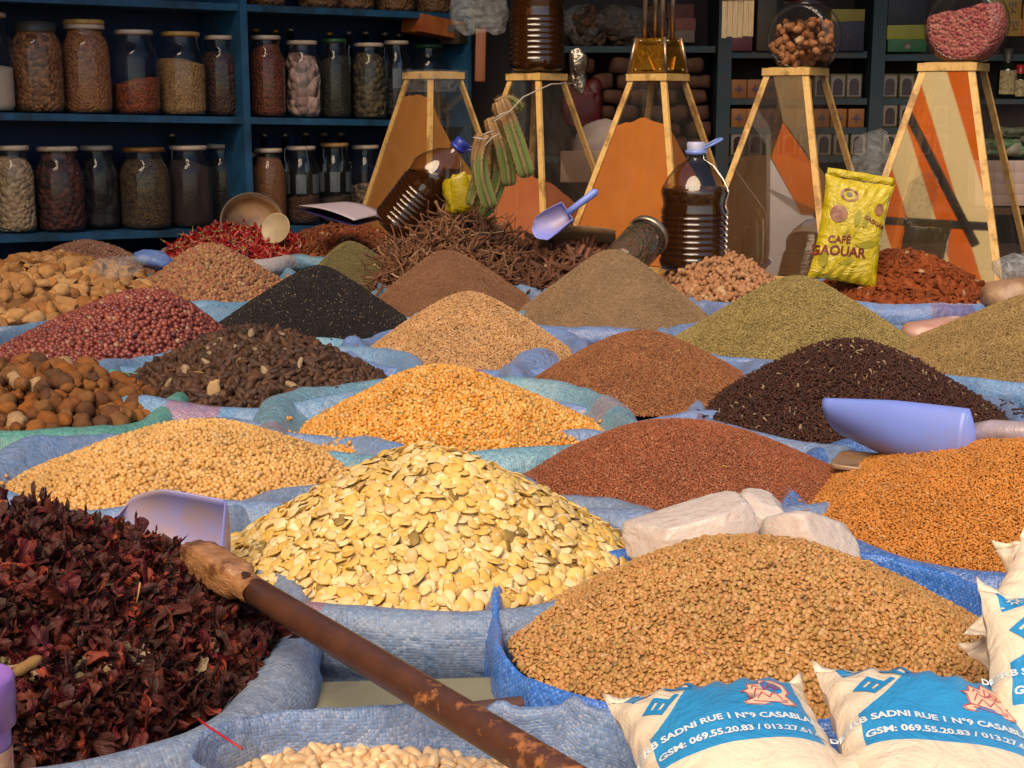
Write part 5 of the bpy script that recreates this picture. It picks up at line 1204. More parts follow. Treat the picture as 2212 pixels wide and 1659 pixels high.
# ------------------------------------------------------------------ cactus bundle with twine
def cactus_mat():
    m, ns, ls, b = mat_new('cactus skin'); tc = ns.new('ShaderNodeTexCoord'); uvn = ns.new('ShaderNodeUVMap'); sp = ns.new('ShaderNodeSeparateXYZ'); ls.new(uvn.outputs[0], sp.inputs[0])
    n = noise(ns, ls, 30, tc.outputs['Object'], 5); g_ = mixc(ns, ls, n, hx('6a7238'), hx('566a30'))
    br = math_(ns, ls, 'ADD', sp.outputs[1], math_(ns, ls, 'MULTIPLY', n, .5))
    col = mixc(ns, ls, ramp(ns, ls, br, [(.85, 0.), (1.15, 1.)]), g_, hx('8c6840'))
    rib = ramp(ns, ls, sp.outputs[0], [(.84, 0.), (.96, 1.)]); col = mixc(ns, ls, math_(ns, ls, 'MULTIPLY', rib, .8), col, hx('a4845c'))
    ls.new(col, b.inputs['Base Color']); b.inputs['Roughness'].default_value = .7; ls.new(bump(ns, ls, n, .4, .003), b.inputs['Normal']); return m
m_cac = cactus_mat(); m_spine = plain('spines', hx('a8885c'), .7)
YC = 4.28
ce = empty('cactus_bundle', W(1085, 440, YC), 'bundle of ribbed green cacti tied with white string in front of the second pyramid', 'cactus'); civ = Matrix.Translation(-ce.location)
def cactus(pts, R, seed, twist=.5):
    r = random.Random(seed); n = 26; P = [W(px, py, YC+dy) for px, py, dy in pts]; pts3 = []
    for i in range(n):
        t = i/(n-1)*(len(P)-1); k = min(int(t), len(P)-2); f = t-k; p0, p1, p2, p3_ = P[max(k-1, 0)], P[k], P[k+1], P[min(k+2, len(P)-1)]
        pts3.append(np.array(.5*((2*p1)+(p2-p0)*f+(2*p0-5*p1+4*p2-p3_)*f*f+(3*p1-p0-3*p2+p3_)*f**3)))
    nr = 6; m = nr*8; V = []; UV = []; sp = MB()
    for i, p in enumerate(pts3):
        d = pts3[min(i+1, n-1)]-pts3[max(i-1, 0)]; d /= np.linalg.norm(d); a = np.cross(d, [0, 1, 0.]); a /= np.linalg.norm(a); b = np.cross(d, a)
        t = i/(n-1); rr = R*(min(1, (t*5+.55))**.5)*(1 if t < .85 else math.sqrt(max(.02, 1-((t-.85)/.15)**2)))
        for j in range(m):
            th = 2*PI*j/m + twist*t; w = abs(math.cos(nr*th/2 - nr*twist*t/2)); q_ = rr*(.72+.30*w**1.3)
            V.append(p+q_*(math.cos(th)*a+math.sin(th)*b)); UV.append((w, 1-t))
            if j % 8 == 0 and 0 < i < n-1:
                q0 = V[-1]; 
                for _ in range(6):
                    dr = (math.cos(th)*a+math.sin(th)*b)*1.0+np.array([r.gauss(0, .6) for _ in range(3)]); dr /= np.linalg.norm(dr); q1 = q0 + d*r.uniform(-.006, .006)
                    s_ = np.cross(dr, [0, 0, 1.])*.0009; sp.add([q1-s_, q1+s_, q1+dr*r.uniform(.007, .015)], t=[[0, 1, 2]])
    V = np.array(V); i, j = np.meshgrid(np.arange(n-1), np.arange(m), indexing='ij'); k = (j+1) % m
    q = np.stack([i*m+j, i*m+k, (i+1)*m+k, (i+1)*m+j], -1).reshape(-1, 4); mb = MB(); mb.add(V, q, uv=UV)
    mb.add([pts3[-1]]+[V[(n-1)*m+j_] for j_ in range(m)], t=[[0, 1+j_, 1+(j_+1) % m] for j_ in range(m)], uv=[(0, 0)]*(m+1))
    o = mb.obj('cactus_stem', m_cac, ce); o.matrix_parent_inverse = civ
    s = sp.obj('spines', m_spine, o, smooth=False)
cactus([(1078, 218, 0), (1100, 270, 0), (1122, 330, 0), (1140, 384, 0)], .0285, 1)
cactus([(1060, 255, .02), (1080, 310, .01), (1094, 360, .02), (1100, 402, .03)], .025, 2)
cactus([(1048, 290, -.02), (1036, 340, -.02), (1042, 395, -.02), (1062, 452, -.01)], .026, 3)
cactus([(1070, 300, .06), (1078, 360, .05), (1070, 410, .05), (1040, 468, .04)], .025, 4)
cactus([(1044, 350, .05), (1030, 400, .04), (1018, 446, .04)], .022, 5)
cactus([(1072, 225, .03), (1096, 216, .03), (1118, 226, .03), (1125, 238, .03)], .014, 6)
m_str = plain('white string', hx('b8a894'), .8)
mb = MB()
for pts in (((1236, 180, .3), (1190, 182, .2), (1130, 210, .02), (1102, 240, -.03), (1068, 262, -.05)), ((1062, 262, -.03), (1080, 248, -.045), (1100, 240, -.03)), ((1042, 292, -.05), (1055, 286, -.06), (1072, 282, -.03)), ((1045, 318, -.05), (1062, 298, -.05), (1080, 288, -.03)), ((1022, 297, -.05), (1046, 301, -.055), (1062, 296, -.03))):
    mb.tube([np.array(W(px, py, YC+dy-.005)) for px, py, dy in pts], .0022, 5)
o = mb.obj('string', m_str, ce); o.matrix_parent_inverse = civ
o = crumple('yellow_packet', 'bright yellow crumpled packet between the leaning bottle and the cacti', 992, 420, 4.42, .085, .12, .03, plain('yellow foil', hx('b09c14'), .35, hx('948010'), 8, .8, .02), 97, cat='packet', amp=.3)

# ------------------------------------------------------------------ plastic scoops
m_sc = plain('periwinkle plastic', hx('7488dc'), .35, hx('7c90dc'), 4, 0, spec=.5, dirt=hx('9080a0'))
m_scd = plain('dusty periwinkle plastic', hx('8088dc'), .36, hx('8a90d4'), 5, .1, dirt=hx('a88c80'))
def scoop(label, loc, L, R, M3, handle, mat, name='scoop', th=.0022, hl=.12, front=.55, deep=1.0, taper=.8, lip=.18, te=1.6, cut=.55):
    """bowl along +x (mouth at +x, handle at -x), open to +z"""
    e = empty(name, loc, label, 'scoop'); e.rotation_euler = Matrix(M3.tolist()).to_euler()
    n, m = 26, 25; P = np.zeros((n, m, 3))
    for i in range(n):
        t = i/(n-1); x = (t-.5)*L
        rr = R*(.80+.20*min(1, t*2))
        for j in range(m):
            s = j/(m-1)*2-1; half = PI*.56*(1-cut*max(0, (t-.45)/.55)**2*1.0)            # sides drop towards the mouth
            lim = half
            a = s*lim
            P[i, j] = (x, rr*math.sin(a), -rr*deep*math.cos(a)*(1-taper*t**te) + R*.10*t*(cut > 0))
        if t > .75:                                                    # rounded mouth
            f = (t-.75)/.25
            for j in range(m):
                s = j/(m-1)*2-1; P[i, j, 0] -= f*L*lip*abs(s)**2.6
    mb = MB(); mb.sheet(P); c0_ = P[0].mean(0); b0 = np.vstack([[np.array([-.5*L, 0, -R*.25])], P[0]])
    mb.add(b0, t=[[0, j+2, j+1] for j in range(m-1)])
    o = mb.obj('bowl', mat, e); solid(o, th); autosmooth(o, 50)
    if handle: handle(e)
    return e
def flat_handle(L, R, hl):
    def f(e):
        mb = MB(); P = []
        mb.tube([(-.5*L+.004, 0, -R*.3), (-.5*L-hl*.2, 0, -R*.12), (-.5*L-hl*.9, 0, R*.05), (-.5*L-hl, 0, R*.06)], [.012, .010, .0125, .005], 10); V = mb.V[0]
        mb.obj('handle', m_sc, e)
    return f
def aim(xdir, zhint):            # columns x, y, z with x along xdir and z near zhint
    x = Vector(xdir).normalized(); y = Vector(zhint).cross(x).normalized(); z = x.cross(y); return np.array([[x[i], y[i], z[i]] for i in range(3)])
# back scoop, mouth down left, handle up right
a, b = W(1150, 508, 4.35), W(1228, 455, 4.35); M3 = aim(a-b, (-.35, -1, .5))
scoop('small blue scoop stuck upright in the bark beside the third pyramid', (a+b)/2, .125, .043, M3, flat_handle(.125, .043, .11), m_scd)
# right scoop lying over the cloves
a, b = W(1808, 915, 2.18), W(2122, 948, 2.02)
M3 = aim(a-b, (.0, .80, 1)); m_hndw = plain('handle wrapped in plastic', hx('a89cb0'), .3, hx('8c7c78'), 30, .8, .006)
def h_right(e):
    mb = MB(); mb.tube([(-.100, 0, -.01), (-.13, 0, .0), (-.26, -.01, .008)], [.017, .017, .018], 14); mb.obj('handle', m_hndw, e)
scoop('big periwinkle blue scoop lying across the cloves at the right', (a+b)/2 + Vector((.008, .02, .008)), .228, .066, M3, h_right, m_sc, deep=1.35, taper=.70, lip=.0, te=1.15, cut=0)
# left scoop with the long taped pole
a, b = W(172, 1195, 1.56), W(448, 1205, 1.54)
M3 = aim(a-b + Vector((0, -.02, .0)), (.05, -.55, 1))
sc_l = scoop('pale blue scoop dusted with flour whose long taped pole runs to the bottom edge', (a+b)/2+Vector((.0, .035, -.004)), .155, .084, M3, None, m_scd)
def wpart(name, mb, mat, par, smooth=True):
    bpy.context.view_layer.update(); o = mb.obj(name, mat, par, smooth); o.matrix_parent_inverse = par.matrix_world.inverted(); return o
p0, p1 = W(428, 1203, 1.50), W(1290, 1724, .98)
p0, p1 = np.array(p0), np.array(p1); ax = (p1-p0)/np.linalg.norm(p1-p0); Lp = np.linalg.norm(p1-p0)
m_tape = plain('shiny brown packing tape', hx('8c5c34'), .2, hx('b8865c'), 60, 1.0, .004, spec=.9, stretch=(1, 1, 2.5), dirt=hx('5c3820'))
def pipe_mat():
    m, ns, ls, b = mat_new('worn brown pole'); tc = ns.new('ShaderNodeTexCoord'); n = noise(ns, ls, 26, tc.outputs['Object'], 6, .7)
    sp = ns.new('ShaderNodeSeparateXYZ'); ls.new(tc.outputs['Object'], sp.inputs[0])
    wear = math_(ns, ls, 'SUBTRACT', math_(ns, ls, 'ADD', n, 1.0), math_(ns, ls, 'MULTIPLY', sp.outputs[1], .75))
    col = mixc(ns, ls, ramp(ns, ls, n, [(.35, 0.), (.7, 1.)]), hx('5a3626'), hx('40271e'))
    col = mixc(ns, ls, ramp(ns, ls, wear, [(.72, 0.), (.80, 1.)]), col, hx('a4683c')); ls.new(col, b.inputs['Base Color'])
    b.inputs['Roughness'].default_value = .42; ls.new(bump(ns, ls, n, .25, .001), b.inputs['Normal']); return m
mb = MB(); mb.tube([p0+ax*Lp*t for t in (.12, .3, .5, .7, .9, 1.05)], [.0142, .0146, .015, .0152, .0154, .0156], 28); wpart('pole', mb, pipe_mat(), sc_l)
mb = MB(); side = np.cross(ax, [0, 0, 1.]); side /= np.linalg.norm(side); upv = np.cross(side, ax)
rows = []
for i, t in enumerate(np.linspace(-.02, .205, 20)):
    boxy = max(0, min(1, (.155-t)/.012)); ring = []
    for j in range(36):
        a_ = 2*PI*j/36; e_ = 1/(abs(math.cos(a_))**(2+3*boxy)+abs(math.sin(a_))**(2+3*boxy))**(1/(2+3*boxy)); r_ = (.0158 + .0025*boxy)*e_*(1+.03*math.sin(t*190+a_*2)+.02*math.sin(a_*5+t*60))
        if t < .0: r_ *= .8
        ring.append(p0+ax*Lp*t + r_*(math.cos(a_)*side+math.sin(a_)*upv*(.9+.1*boxy)))
    rows.append(ring+[ring[0]])
P = np.array(rows); mb.sheet(P); mb.add(np.vstack([[P[0].mean(0)-ax*.006], P[0]]), t=[[0, j+1, j+2] for j in range(36)]); wpart('tape_wrap', mb, m_tape, sc_l)

# ------------------------------------------------------------------ rock salt
def salt_mat():
    m, ns, ls, b = mat_new('rock salt'); tc = ns.new('ShaderNodeTexCoord'); n = noise(ns, ls, 14, tc.outputs['Object'], 6, .65); n2 = noise(ns, ls, 60, tc.outputs['Object'], 4, .7)
    ls.new(mixc(ns, ls, n, hx('e2cec4'), hx('f4e8e0')), b.inputs['Base Color']); b.inputs['Roughness'].default_value = .38
    b.inputs['Transmission Weight'].default_value = .28; b.inputs['Subsurface Weight'].default_value = .7; b.inputs['Subsurface Radius'].default_value = (.04, .03, .026); b.inputs['Subsurface Scale'].default_value = .6
    ls.new(ramp(ns, ls, n2, [(.5, .42), (.66, .12)]), b.inputs['Roughness'])
    ls.new(bump(ns, ls, n2, .7, .004, bump(ns, ls, n, .5, .012)), b.inputs['Normal']); return m
m_salt = salt_mat()
def rock(px, py, y, w, h, d, seed, label, rz=0, ry=0, p=.55, chop=.10):
    bm = bmesh.new(); bmesh.ops.create_icosphere(bm, subdivisions=5, radius=1); V = np.array([v.co[:] for v in bm.verts]); r = np.random.default_rng(seed)
    V = np.sign(V)*np.abs(V)**p
    for k in range(26):                                             # broken faces
        d_ = r.normal(size=3); d_ /= np.linalg.norm(d_); ex = np.max(V @ d_); o_ = ex*(1-chop*r.random()*2.4); q_ = V @ d_; V = V - np.outer(np.maximum(q_-o_, 0)*.94, d_)
    V = V + (.02*nz(V, 4, seed, 4))[:, None]*V + (.022*(.5-np.abs(nz(V, 9, seed+1, 3))))[:, None]*V + (.006*nz(V, 30, seed+2, 2))[:, None]*V
    for i, v in enumerate(bm.verts): v.co = V[i]*np.array([w/2, d/2, h/2])
    me = bpy.data.meshes.new('salt_block'); bm.to_mesh(me); bm.free(); me.materials.append(m_salt)
    me.polygons.foreach_set('use_smooth', [True]*len(me.polygons)); o = link('salt_block', me); c = W(px, py, y); o.location = c; o.rotation_euler = (0, ry, rz); autosmooth(o, 14); return tag(o, label, 'rock salt')
k_ = usz(1.68)
rock(1492, 1163, 1.66, 285*k_, 165*k_, .11, 3, 'long pale block of rock salt, left of the three behind the lentils', .1, -.24, .5)
rock(1640, 1135, 1.76, 135*k_, 150*k_, .09, 8, 'narrow pale block of rock salt standing between the other two', -.2, .25, .55, .14)
rock(1748, 1190, 1.66, 205*k_, 190*k_, .11, 12, 'rounded glittering block of rock salt at the right end of the three', .3, .12, .62, .12)

# ------------------------------------------------------------------ printed flour bags
def bag_mat(pr):
    """cream plastic over flour; print masks live in the bag's own (u, v)"""
    m, ns, ls, b = mat_new('flour bag print' if pr else 'plain flour bag'); uvn = ns.new('ShaderNodeUVMap'); sp = ns.new('ShaderNodeSeparateXYZ'); ls.new(uvn.outputs[0], sp.inputs[0])
    u, v = sp.outputs[0], sp.outputs[1]; tc = ns.new('ShaderNodeTexCoord'); n = noise(ns, ls, 18, tc.outputs['Object'], 4, .6)
    col = mixc(ns, ls, n, hx('ecdcc4'), hx('e0ccb4'))
    if pr:
        M = lambda op, a, b_=None: math_(ns, ls, op, a, b_)
        inr = M('MULTIPLY', M('GREATER_THAN', u, -.86), M('LESS_THAN', u, .80))
        crv = ns.new('ShaderNodeFloatCurve'); cv = crv.mapping.curves[0]; cv.points[0].location = (0, .27); cv.points[1].location = (1, 1.0)
        for x, y in ((.15, .38), (.3, .60), (.45, .90), (.52, 1.0)): cv.points.new(x, y)
        ls.new(M('MULTIPLY', M('ADD', u, 1.0), .5), crv.inputs['Value'])
        band = M('MULTIPLY', M('GREATER_THAN', v, -.32), M('LESS_THAN', M('MULTIPLY', M('ADD', v, .32), .70), crv.outputs[0]))
        blue = M('MULTIPLY', inr, band)
        bad = M('MULTIPLY', M('MULTIPLY', M('GREATER_THAN', u, -.86), M('LESS_THAN', u, -.46)), M('GREATER_THAN', v, M('ADD', M('MULTIPLY', M('ADD', u, .86), .35), .70)))
        blue = M('MAXIMUM', blue, M('MULTIPLY', bad, M('LESS_THAN', v, .97)))
        col = mixc(ns, ls, blue, col, mixc(ns, ls, n, hx('2c8cc8'), hx('3898d0')))
    ls.new(col, b.inputs['Base Color']); b.inputs['Roughness'].default_value = .33; b.inputs['Specular IOR Level'].default_value = .55
    b.inputs['Subsurface Weight'].default_value = .15; b.inputs['Subsurface Radius'].default_value = (.01, .008, .006); b.inputs['Subsurface Scale'].default_value = .4
    w = noise(ns, ls, 20, tc.outputs['Object'], 5, .6, 2.2); ls.new(bump(ns, ls, w, .6, .008), b.inputs['Normal']); return m
m_bagp, m_bagn = bag_mat(True), bag_mat(False)
m_wt = plain('white lettering', hx('dce4e8'), .4, hx('d0dce4'), 8, 0); m_bl = plain('blue lettering', hx('2c8cc8'), .4, hx('2484c0'), 8, 0); m_rd = plain('red line print', hx('c43050'), .45, hx('b82848'), 8, 0); m_cr = plain('cream print', hx('e8c8ac'), .45, hx('e0bc9c'), 8, 0)
class Bag:
    def __init__(s, w, h, t, seed): s.w, s.h, s.t, s.seed = w, h, t, seed
    def S(s, u, v, top=1, lift=0):
        u = np.asarray(u, float); v = np.asarray(v, float); cu, cv = np.clip(np.abs(u), 0, 1), np.clip(np.abs(v), 0, 1)
        fat = (1-cu**2.6)**.5*(1-cv**3.2)**.62; nar = 1-.10*(1-cv**2)*0 - .09*np.cos(cv*1.2)
        x = s.w/2*u*(.90+.10*cv**3); y = s.h/2*v*(.95+.05*cu**3)
        wr = nz(np.stack([x*1.0, y*1.0, 0*x], -1), 26, s.seed, 3)*.0055*fat + np.exp(-((cv-1)/.3)**2)*.0034*np.sin(u*22+s.seed+3*np.sin(v*4))*(1-cu**4) + np.exp(-((cu-1)/.2)**2)*.0020*np.sin(v*19+s.seed)
        z = top*(s.t/2*fat) + wr
        if lift: z = z + lift
        return np.stack([x, y, z], -1)
def make_bag(label, px, py, y, w, h, t, xd, yd, seed, printed=True, ears=True, sub=None, vtop=1.0):
    b = Bag(w, h, t, seed); x = Vector(xd).normalized(); yv = Vector(yd); z = x.cross(yv).normalized(); yv = z.cross(x)
    M = Matrix([[x[i], yv[i], z[i]] for i in range(3)]).to_4x4(); M.translation = W(px, py, y)
    n = 56; g_ = np.linspace(-1, 1, n); U, Vv = np.meshgrid(g_, g_, indexing='ij')
    mb = MB(); mb.sheet(b.S(U, Vv, 1), np.stack([U, Vv], -1)); mb.sheet(b.S(U, Vv, -1)[:, ::-1], np.stack([U*0+2, Vv], -1))
    o = mb.obj('flour_bag', m_bagp if printed else m_bagn); o.matrix_world = M; tag(o, label, 'flour bag', None)
    mb = MB()                                                       # sealed seams with pointed corners
    for sgn in (1, -1):
        u = np.linspace(-1.0, 1.0, 40); a_ = b.S(u, np.full(40, sgn*.985)); c_ = a_.copy(); c_[:, 1] += sgn*(.003+.009*np.abs(u)**7); c_[:, 0] *= 1.03; c_[:, 2] += .0012*np.sin(u*13+seed)+.003*np.abs(u)**9
        mb = MB(); mb.sheet(np.stack([a_, c_], 0)); f = mb.obj('seam', m_bagn, o); solid(f, .0006)
    def put(name, V2, T, mat, lift):
        """V2: (n,2) in bag u, v"""
        me = mesh_np(name, b.S(V2[:, 0], V2[:, 1], 1, lift), [T], mat, True); return link(name, me, o)
    def text(body, size, cx, cy, rot, mat, name='lettering', bold=.0, wid=1.0):
        me = face_text(body, 1.0, mat, bold=bold); bm = bmesh.new(); bm.from_mesh(me); bmesh.ops.triangulate(bm, faces=bm.faces[:])
        for _ in range(2): bmesh.ops.subdivide_edges(bm, edges=[e_ for e_ in bm.edges if e_.calc_length() > .22], cuts=2); bmesh.ops.triangulate(bm, faces=bm.faces[:])
        V2 = np.array([v_.co[:2] for v_ in bm.verts]); T = np.array([[v_.index for v_ in f_.verts] for f_ in bm.faces]); bm.free(); bpy.data.meshes.remove(me)
        V2 = V2*size*np.array([wid, 1.0]); c_, s_ = math.cos(rot), math.sin(rot); V2 = np.stack([V2[:, 0]*c_-V2[:, 1]*s_, V2[:, 0]*s_+V2[:, 1]*c_], -1)   # in metres
        V2 = V2/np.array([w/2, h/2]) + np.array([cx, cy]); put(name, V2, T, mat, .0009)
    def line(pts, wd, mat, name, lift=.0012, close=False):
        V2, T = [], []; k = w/h; pts = [np.array(p_) for p_ in pts]; pts = pts + [pts[0]] if close else pts
        for a_, b_ in zip(pts[:-1], pts[1:]):
            d = (b_-a_)*np.array([w/2, h/2]); L_ = np.linalg.norm(d); 
            if L_ < 1e-6: continue
            d /= L_; nn = np.array([-d[1], d[0]])*wd/2/np.array([w/2, h/2]); dd = d*wd*.3/np.array([w/2, h/2]); i0 = len(V2); V2 += [a_-nn-dd, b_-nn+dd, b_+nn+dd, a_+nn-dd]; T += [[i0, i0+1, i0+2], [i0, i0+2, i0+3]]
        return V2, T
    if printed:
        text('DERB SADNI RUE 1 N°9 CASABLANCA', .0108*w/.17, -.03, .0, .0, m_wt, bold=.035, wid=1.0)
        text('GSM: 069.55.20.83 / 013.27.61.06', .0108*w/.17, .02, -.185, .0, m_wt, bold=.035)
        text('EL FA', .026*w/.17, -.46, .64, .80, m_bl, bold=.05, wid=1.15)
        # emblem: a fountain-like figure over a basin, red lines on a cream ground
        ex, ey, q_ = .42, .20, .30
        sil = [(-1, 0), (-.7, .12), (-.75, .55), (-.95, .62), (-.6, .75), (-.55, 1.1), (-.1, 1.0), (.0, 1.35), (.55, 1.3), (.95, 1.05), (1.0, .6), (.8, .35), (1.1, .0), (.9, -.12), (-.9, -.12)]
        V2 = np.array([(ex, ey+.4*q_)]+[(ex+a_*q_*.9, ey+c_*q_) for a_, c_ in sil]); T = np.array([[0, 1+i, 1+(i+1) % len(sil)] for i in range(len(sil))]); put('emblem', V2, T, m_cr, .0010)
        em = lambda pts: [(ex+a_*q_*.86, ey+c_*q_*.96+.004) for a_, c_ in pts]
        V2, T = [], []
        for pts in (sil+[sil[0]], [(-.7, .14), (.8, .12)], [(-.5, .3), (-.3, .7), (.0, .6), (.25, .85), (.6, .75)], [(-.4, .15), (-.15, .45), (.1, .2), (.35, .5), (.6, .2)], [(0, .6), (.1, 1.1), (.5, 1.1), (.75, .8), (.4, .6), (.1, .65)], [(-.45, .75), (-.35, .95), (-.15, .8)], [(.3, 1.0), (.6, .95)], [(-.6, .02), (.75, .0)], [(.2, .7), (.3, .95), (.45, .7), (.6, .9)]):
            a_, t_ = line(em(pts), .0009*w/.17, m_rd, ''); T += [[i+len(V2) for i in f_] for f_ in t_]; V2 += list(a_)
        e2 = link('emblem_lines', mesh_np('emblem_lines', b.S(np.array(V2)[:, 0], np.array(V2)[:, 1], 1, .0014), [np.array(T)], m_rd), o)
        V2, T = [], []                                              # small sun badge
        for k_ in range(9):
            a_ = k_*2*PI/9; a2, t_ = line([(-.70+.05*math.cos(a_), .86+.05*math.sin(a_)*w/h), (-.70+.085*math.cos(a_), .86+.085*math.sin(a_)*w/h)], .0012*w/.17, m_wt, ''); T += [[i+len(V2) for i in f_] for f_ in t_]; V2 += list(a2)
        a2, t_ = line([(-.70+.04*math.cos(x_), .86+.04*math.sin(x_)*w/h) for x_ in np.linspace(0, 2*PI, 13)], .0014*w/.17, m_wt, ''); T += [[i+len(V2) for i in f_] for f_ in t_]; V2 += list(a2)
        a2, t_ = line([(-.86, .745), (-.46, .885)], .002*w/.17, m_wt, ''); T += [[i+len(V2) for i in f_] for f_ in t_]; V2 += list(a2)
        link('sun_badge', mesh_np('sun_badge', b.S(np.array(V2)[:, 0], np.array(V2)[:, 1], 1, .0012), [np.array(T)], m_wt), o)
    return o
make_bag('flour bag lying lowest left, its blue label showing a red emblem and CASABLANCA', 1590, 1650, 1.045, .170, .205, .080, (1, .10, .07), (-.12, .97, .13), 1)
make_bag('flour bag right of the first, showing EL FA in blue letters and DERB SADNI', 2035, 1640, 1.035, .175, .205, .082, (1, -.06, -.12), (.04, .97, .16), 2)
make_bag('flour bag at the right edge resting on its neighbour, label cut by the frame', 2325, 1520, 1.09, .155, .19, .065, (1, -.10, -.20), (.12, .80, .55), 3)
make_bag('plain end of a flour bag at the right edge below the fenugreek sack', 2272, 1340, 1.24, .12, .13, .055, (.8, -.3, -.55), (.55, .7, .45), 4, printed=False)
make_bag('upper pale flour bag corner poking in at the right edge', 2318, 1275, 1.30, .12, .12, .045, (.9, -.3, .35), (-.2, .7, .6), 5, printed=False)
make_bag('crumpled cream bag behind the flour bags at the right edge', 2320, 1440, 1.19, .13, .13, .05, (.9, .2, .5), (-.3, .8, .5), 6, printed=False)
make_bag('plain flour bag under the others at the very bottom of the picture', 1960, 1800, .96, .20, .16, .06, (1, .04, .05), (0, .90, .35), 7, printed=False)

# ------------------------------------------------------------------ coffee bag
def coffee():
    w, h, t = .200, .305, .07; y = 4.12; c = W(1838, 500, y); b = Bag(w, h, t, 11)
    m, ns, ls, bb = mat_new('yellow coffee foil'); tc = ns.new('ShaderNodeTexCoord'); n = noise(ns, ls, 22, tc.outputs['Object'], 5, .6, 1.5)
    ls.new(mixc(ns, ls, n, hx('c8b414'), hx('b49c10')), bb.inputs['Base Color']); bb.inputs['Roughness'].default_value = .26; bb.inputs['Specular IOR Level'].default_value = .7; ls.new(bump(ns, ls, n, .9, .014), bb.inputs['Normal'])
    n_ = 40; g_ = np.linspace(-1, 1, n_); U, V_ = np.meshgrid(g_, g_, indexing='ij'); mb = MB(); mb.sheet(b.S(U, V_, 1)); mb.sheet(b.S(U, V_, -1)[:, ::-1])
    o = mb.obj('coffee_bag', m); x = Vector((1, -.10, -.16)).normalized(); yv = Vector((.16, .16, 1)); z = x.cross(yv).normalized(); yv = z.cross(x)
    M = Matrix([[x[i], yv[i], z[i]] for i in range(3)]).to_4x4(); M.translation = c; o.matrix_world = M
    tag(o, 'yellow foil coffee bag with dark red lettering and leaf print leaning on the pyramid', 'coffee bag')
    mb = MB(); P = np.array([[[w/2*u*.96, h/2*.97+k*.022, .004*math.sin(u*9+k)] for u in np.linspace(-1, 1, 20)] for k in (0, 1)]); mb.sheet(P); f = mb.obj('top_fold', m, o); solid(f, .001)
    m_m = plain('maroon print', hx('741c1c'), .45); m_lf = plain('olive leaf print', hx('8c8010'), .45, hx('948a1c'), 10, 0); m_br = plain('brown print', hx('5c2c18'), .4, hx('a06c4c'), 60, 0)
    def put(name, V2, T, mat, lift): link(name, mesh_np(name, b.S(V2[:, 0], V2[:, 1], 1, lift), [np.array(T)], mat), o)
    def text(body, size, cx, cy, rot, bold=.03):
        me = face_text(body, 1.0, m_m, bold=bold); bm = bmesh.new(); bm.from_mesh(me); bmesh.ops.triangulate(bm, faces=bm.faces[:]); V2 = np.array([v_.co[:2] for v_ in bm.verts]); T = [[v_.index for v_ in f_.verts] for f_ in bm.faces]; bm.free()
        c_, s_ = math.cos(rot), math.sin(rot); V2 = V2*size; V2 = np.stack([V2[:, 0]*c_-V2[:, 1]*s_, V2[:, 0]*s_+V2[:, 1]*c_], -1)/np.array([w/2, h/2])+np.array([cx, cy]); put('lettering', V2, T, m_m, .0025)
    text('CAFÉ', .030, -.36, -.22, .10); text('GAOUAR', .040, -.32, -.44, .06); text('GAOUAR', .017, .62, .22, -.35)
    def disc(cx, cy, rx, ry, mat, lift=.0022, hole=0, name='round_print'):
        th = np.linspace(0, 2*PI, 25)[:-1]; A = np.stack([cx+rx*np.cos(th), cy+ry*np.sin(th)], -1); B = np.stack([cx+rx*hole*np.cos(th), cy+ry*hole*np.sin(th)], -1); V2 = np.vstack([A, B]); T = [[i, (i+1) % 24, 24+i] for i in range(24)]+[[(i+1) % 24, 24+(i+1) % 24, 24+i] for i in range(24)]; put(name, V2, T, mat, lift)
    disc(-.28, .68, .28, .13, m_br, hole=.72); disc(-.28, .69, .09, .05, m_wh); disc(-.52, .28, .27, .17, m_br); disc(.70, .48, .14, .12, m_br)
    def leaf(cx, cy, L, wd, a):
        t_ = np.linspace(0, 1, 12); up = np.stack([t_*L-L/2, wd*np.sin(PI*t_)**.8], -1); dn = np.stack([t_*L-L/2, -wd*np.sin(PI*t_)**.8], -1); V2 = np.vstack([up, dn]); c_, s_ = math.cos(a), math.sin(a)
        V2 = np.stack([V2[:, 0]*c_-V2[:, 1]*s_, V2[:, 0]*s_+V2[:, 1]*c_], -1)/np.array([w/2, h/2])+np.array([cx, cy]); put('leaf_print', V2, [[i, i+1, 12+i+1] for i in range(11)]+[[i, 13+i, 12+i] for i in range(11)], m_lf, .0019)
    for a in ((.08, .25, .055, .011, 1.5), (.36, .25, .055, .010, 1.35), (.10, -.03, .07, .0015, 1.1), (.52, -.22, .075, .011, .3), (-.2, -.08, .03, .005, 1.0), (-.72, -.62, .06, .014, 1.9), (.0, -.62, .05, .008, .4), (.05, -.55, .04, .007, 1.6)): leaf(*a)
coffee()
crumple('clear_bag', 'clear plastic bag bulging behind the top of the yellow coffee bag', 1882, 355, 4.25, .11, .17, .08, m_filmd, 98)

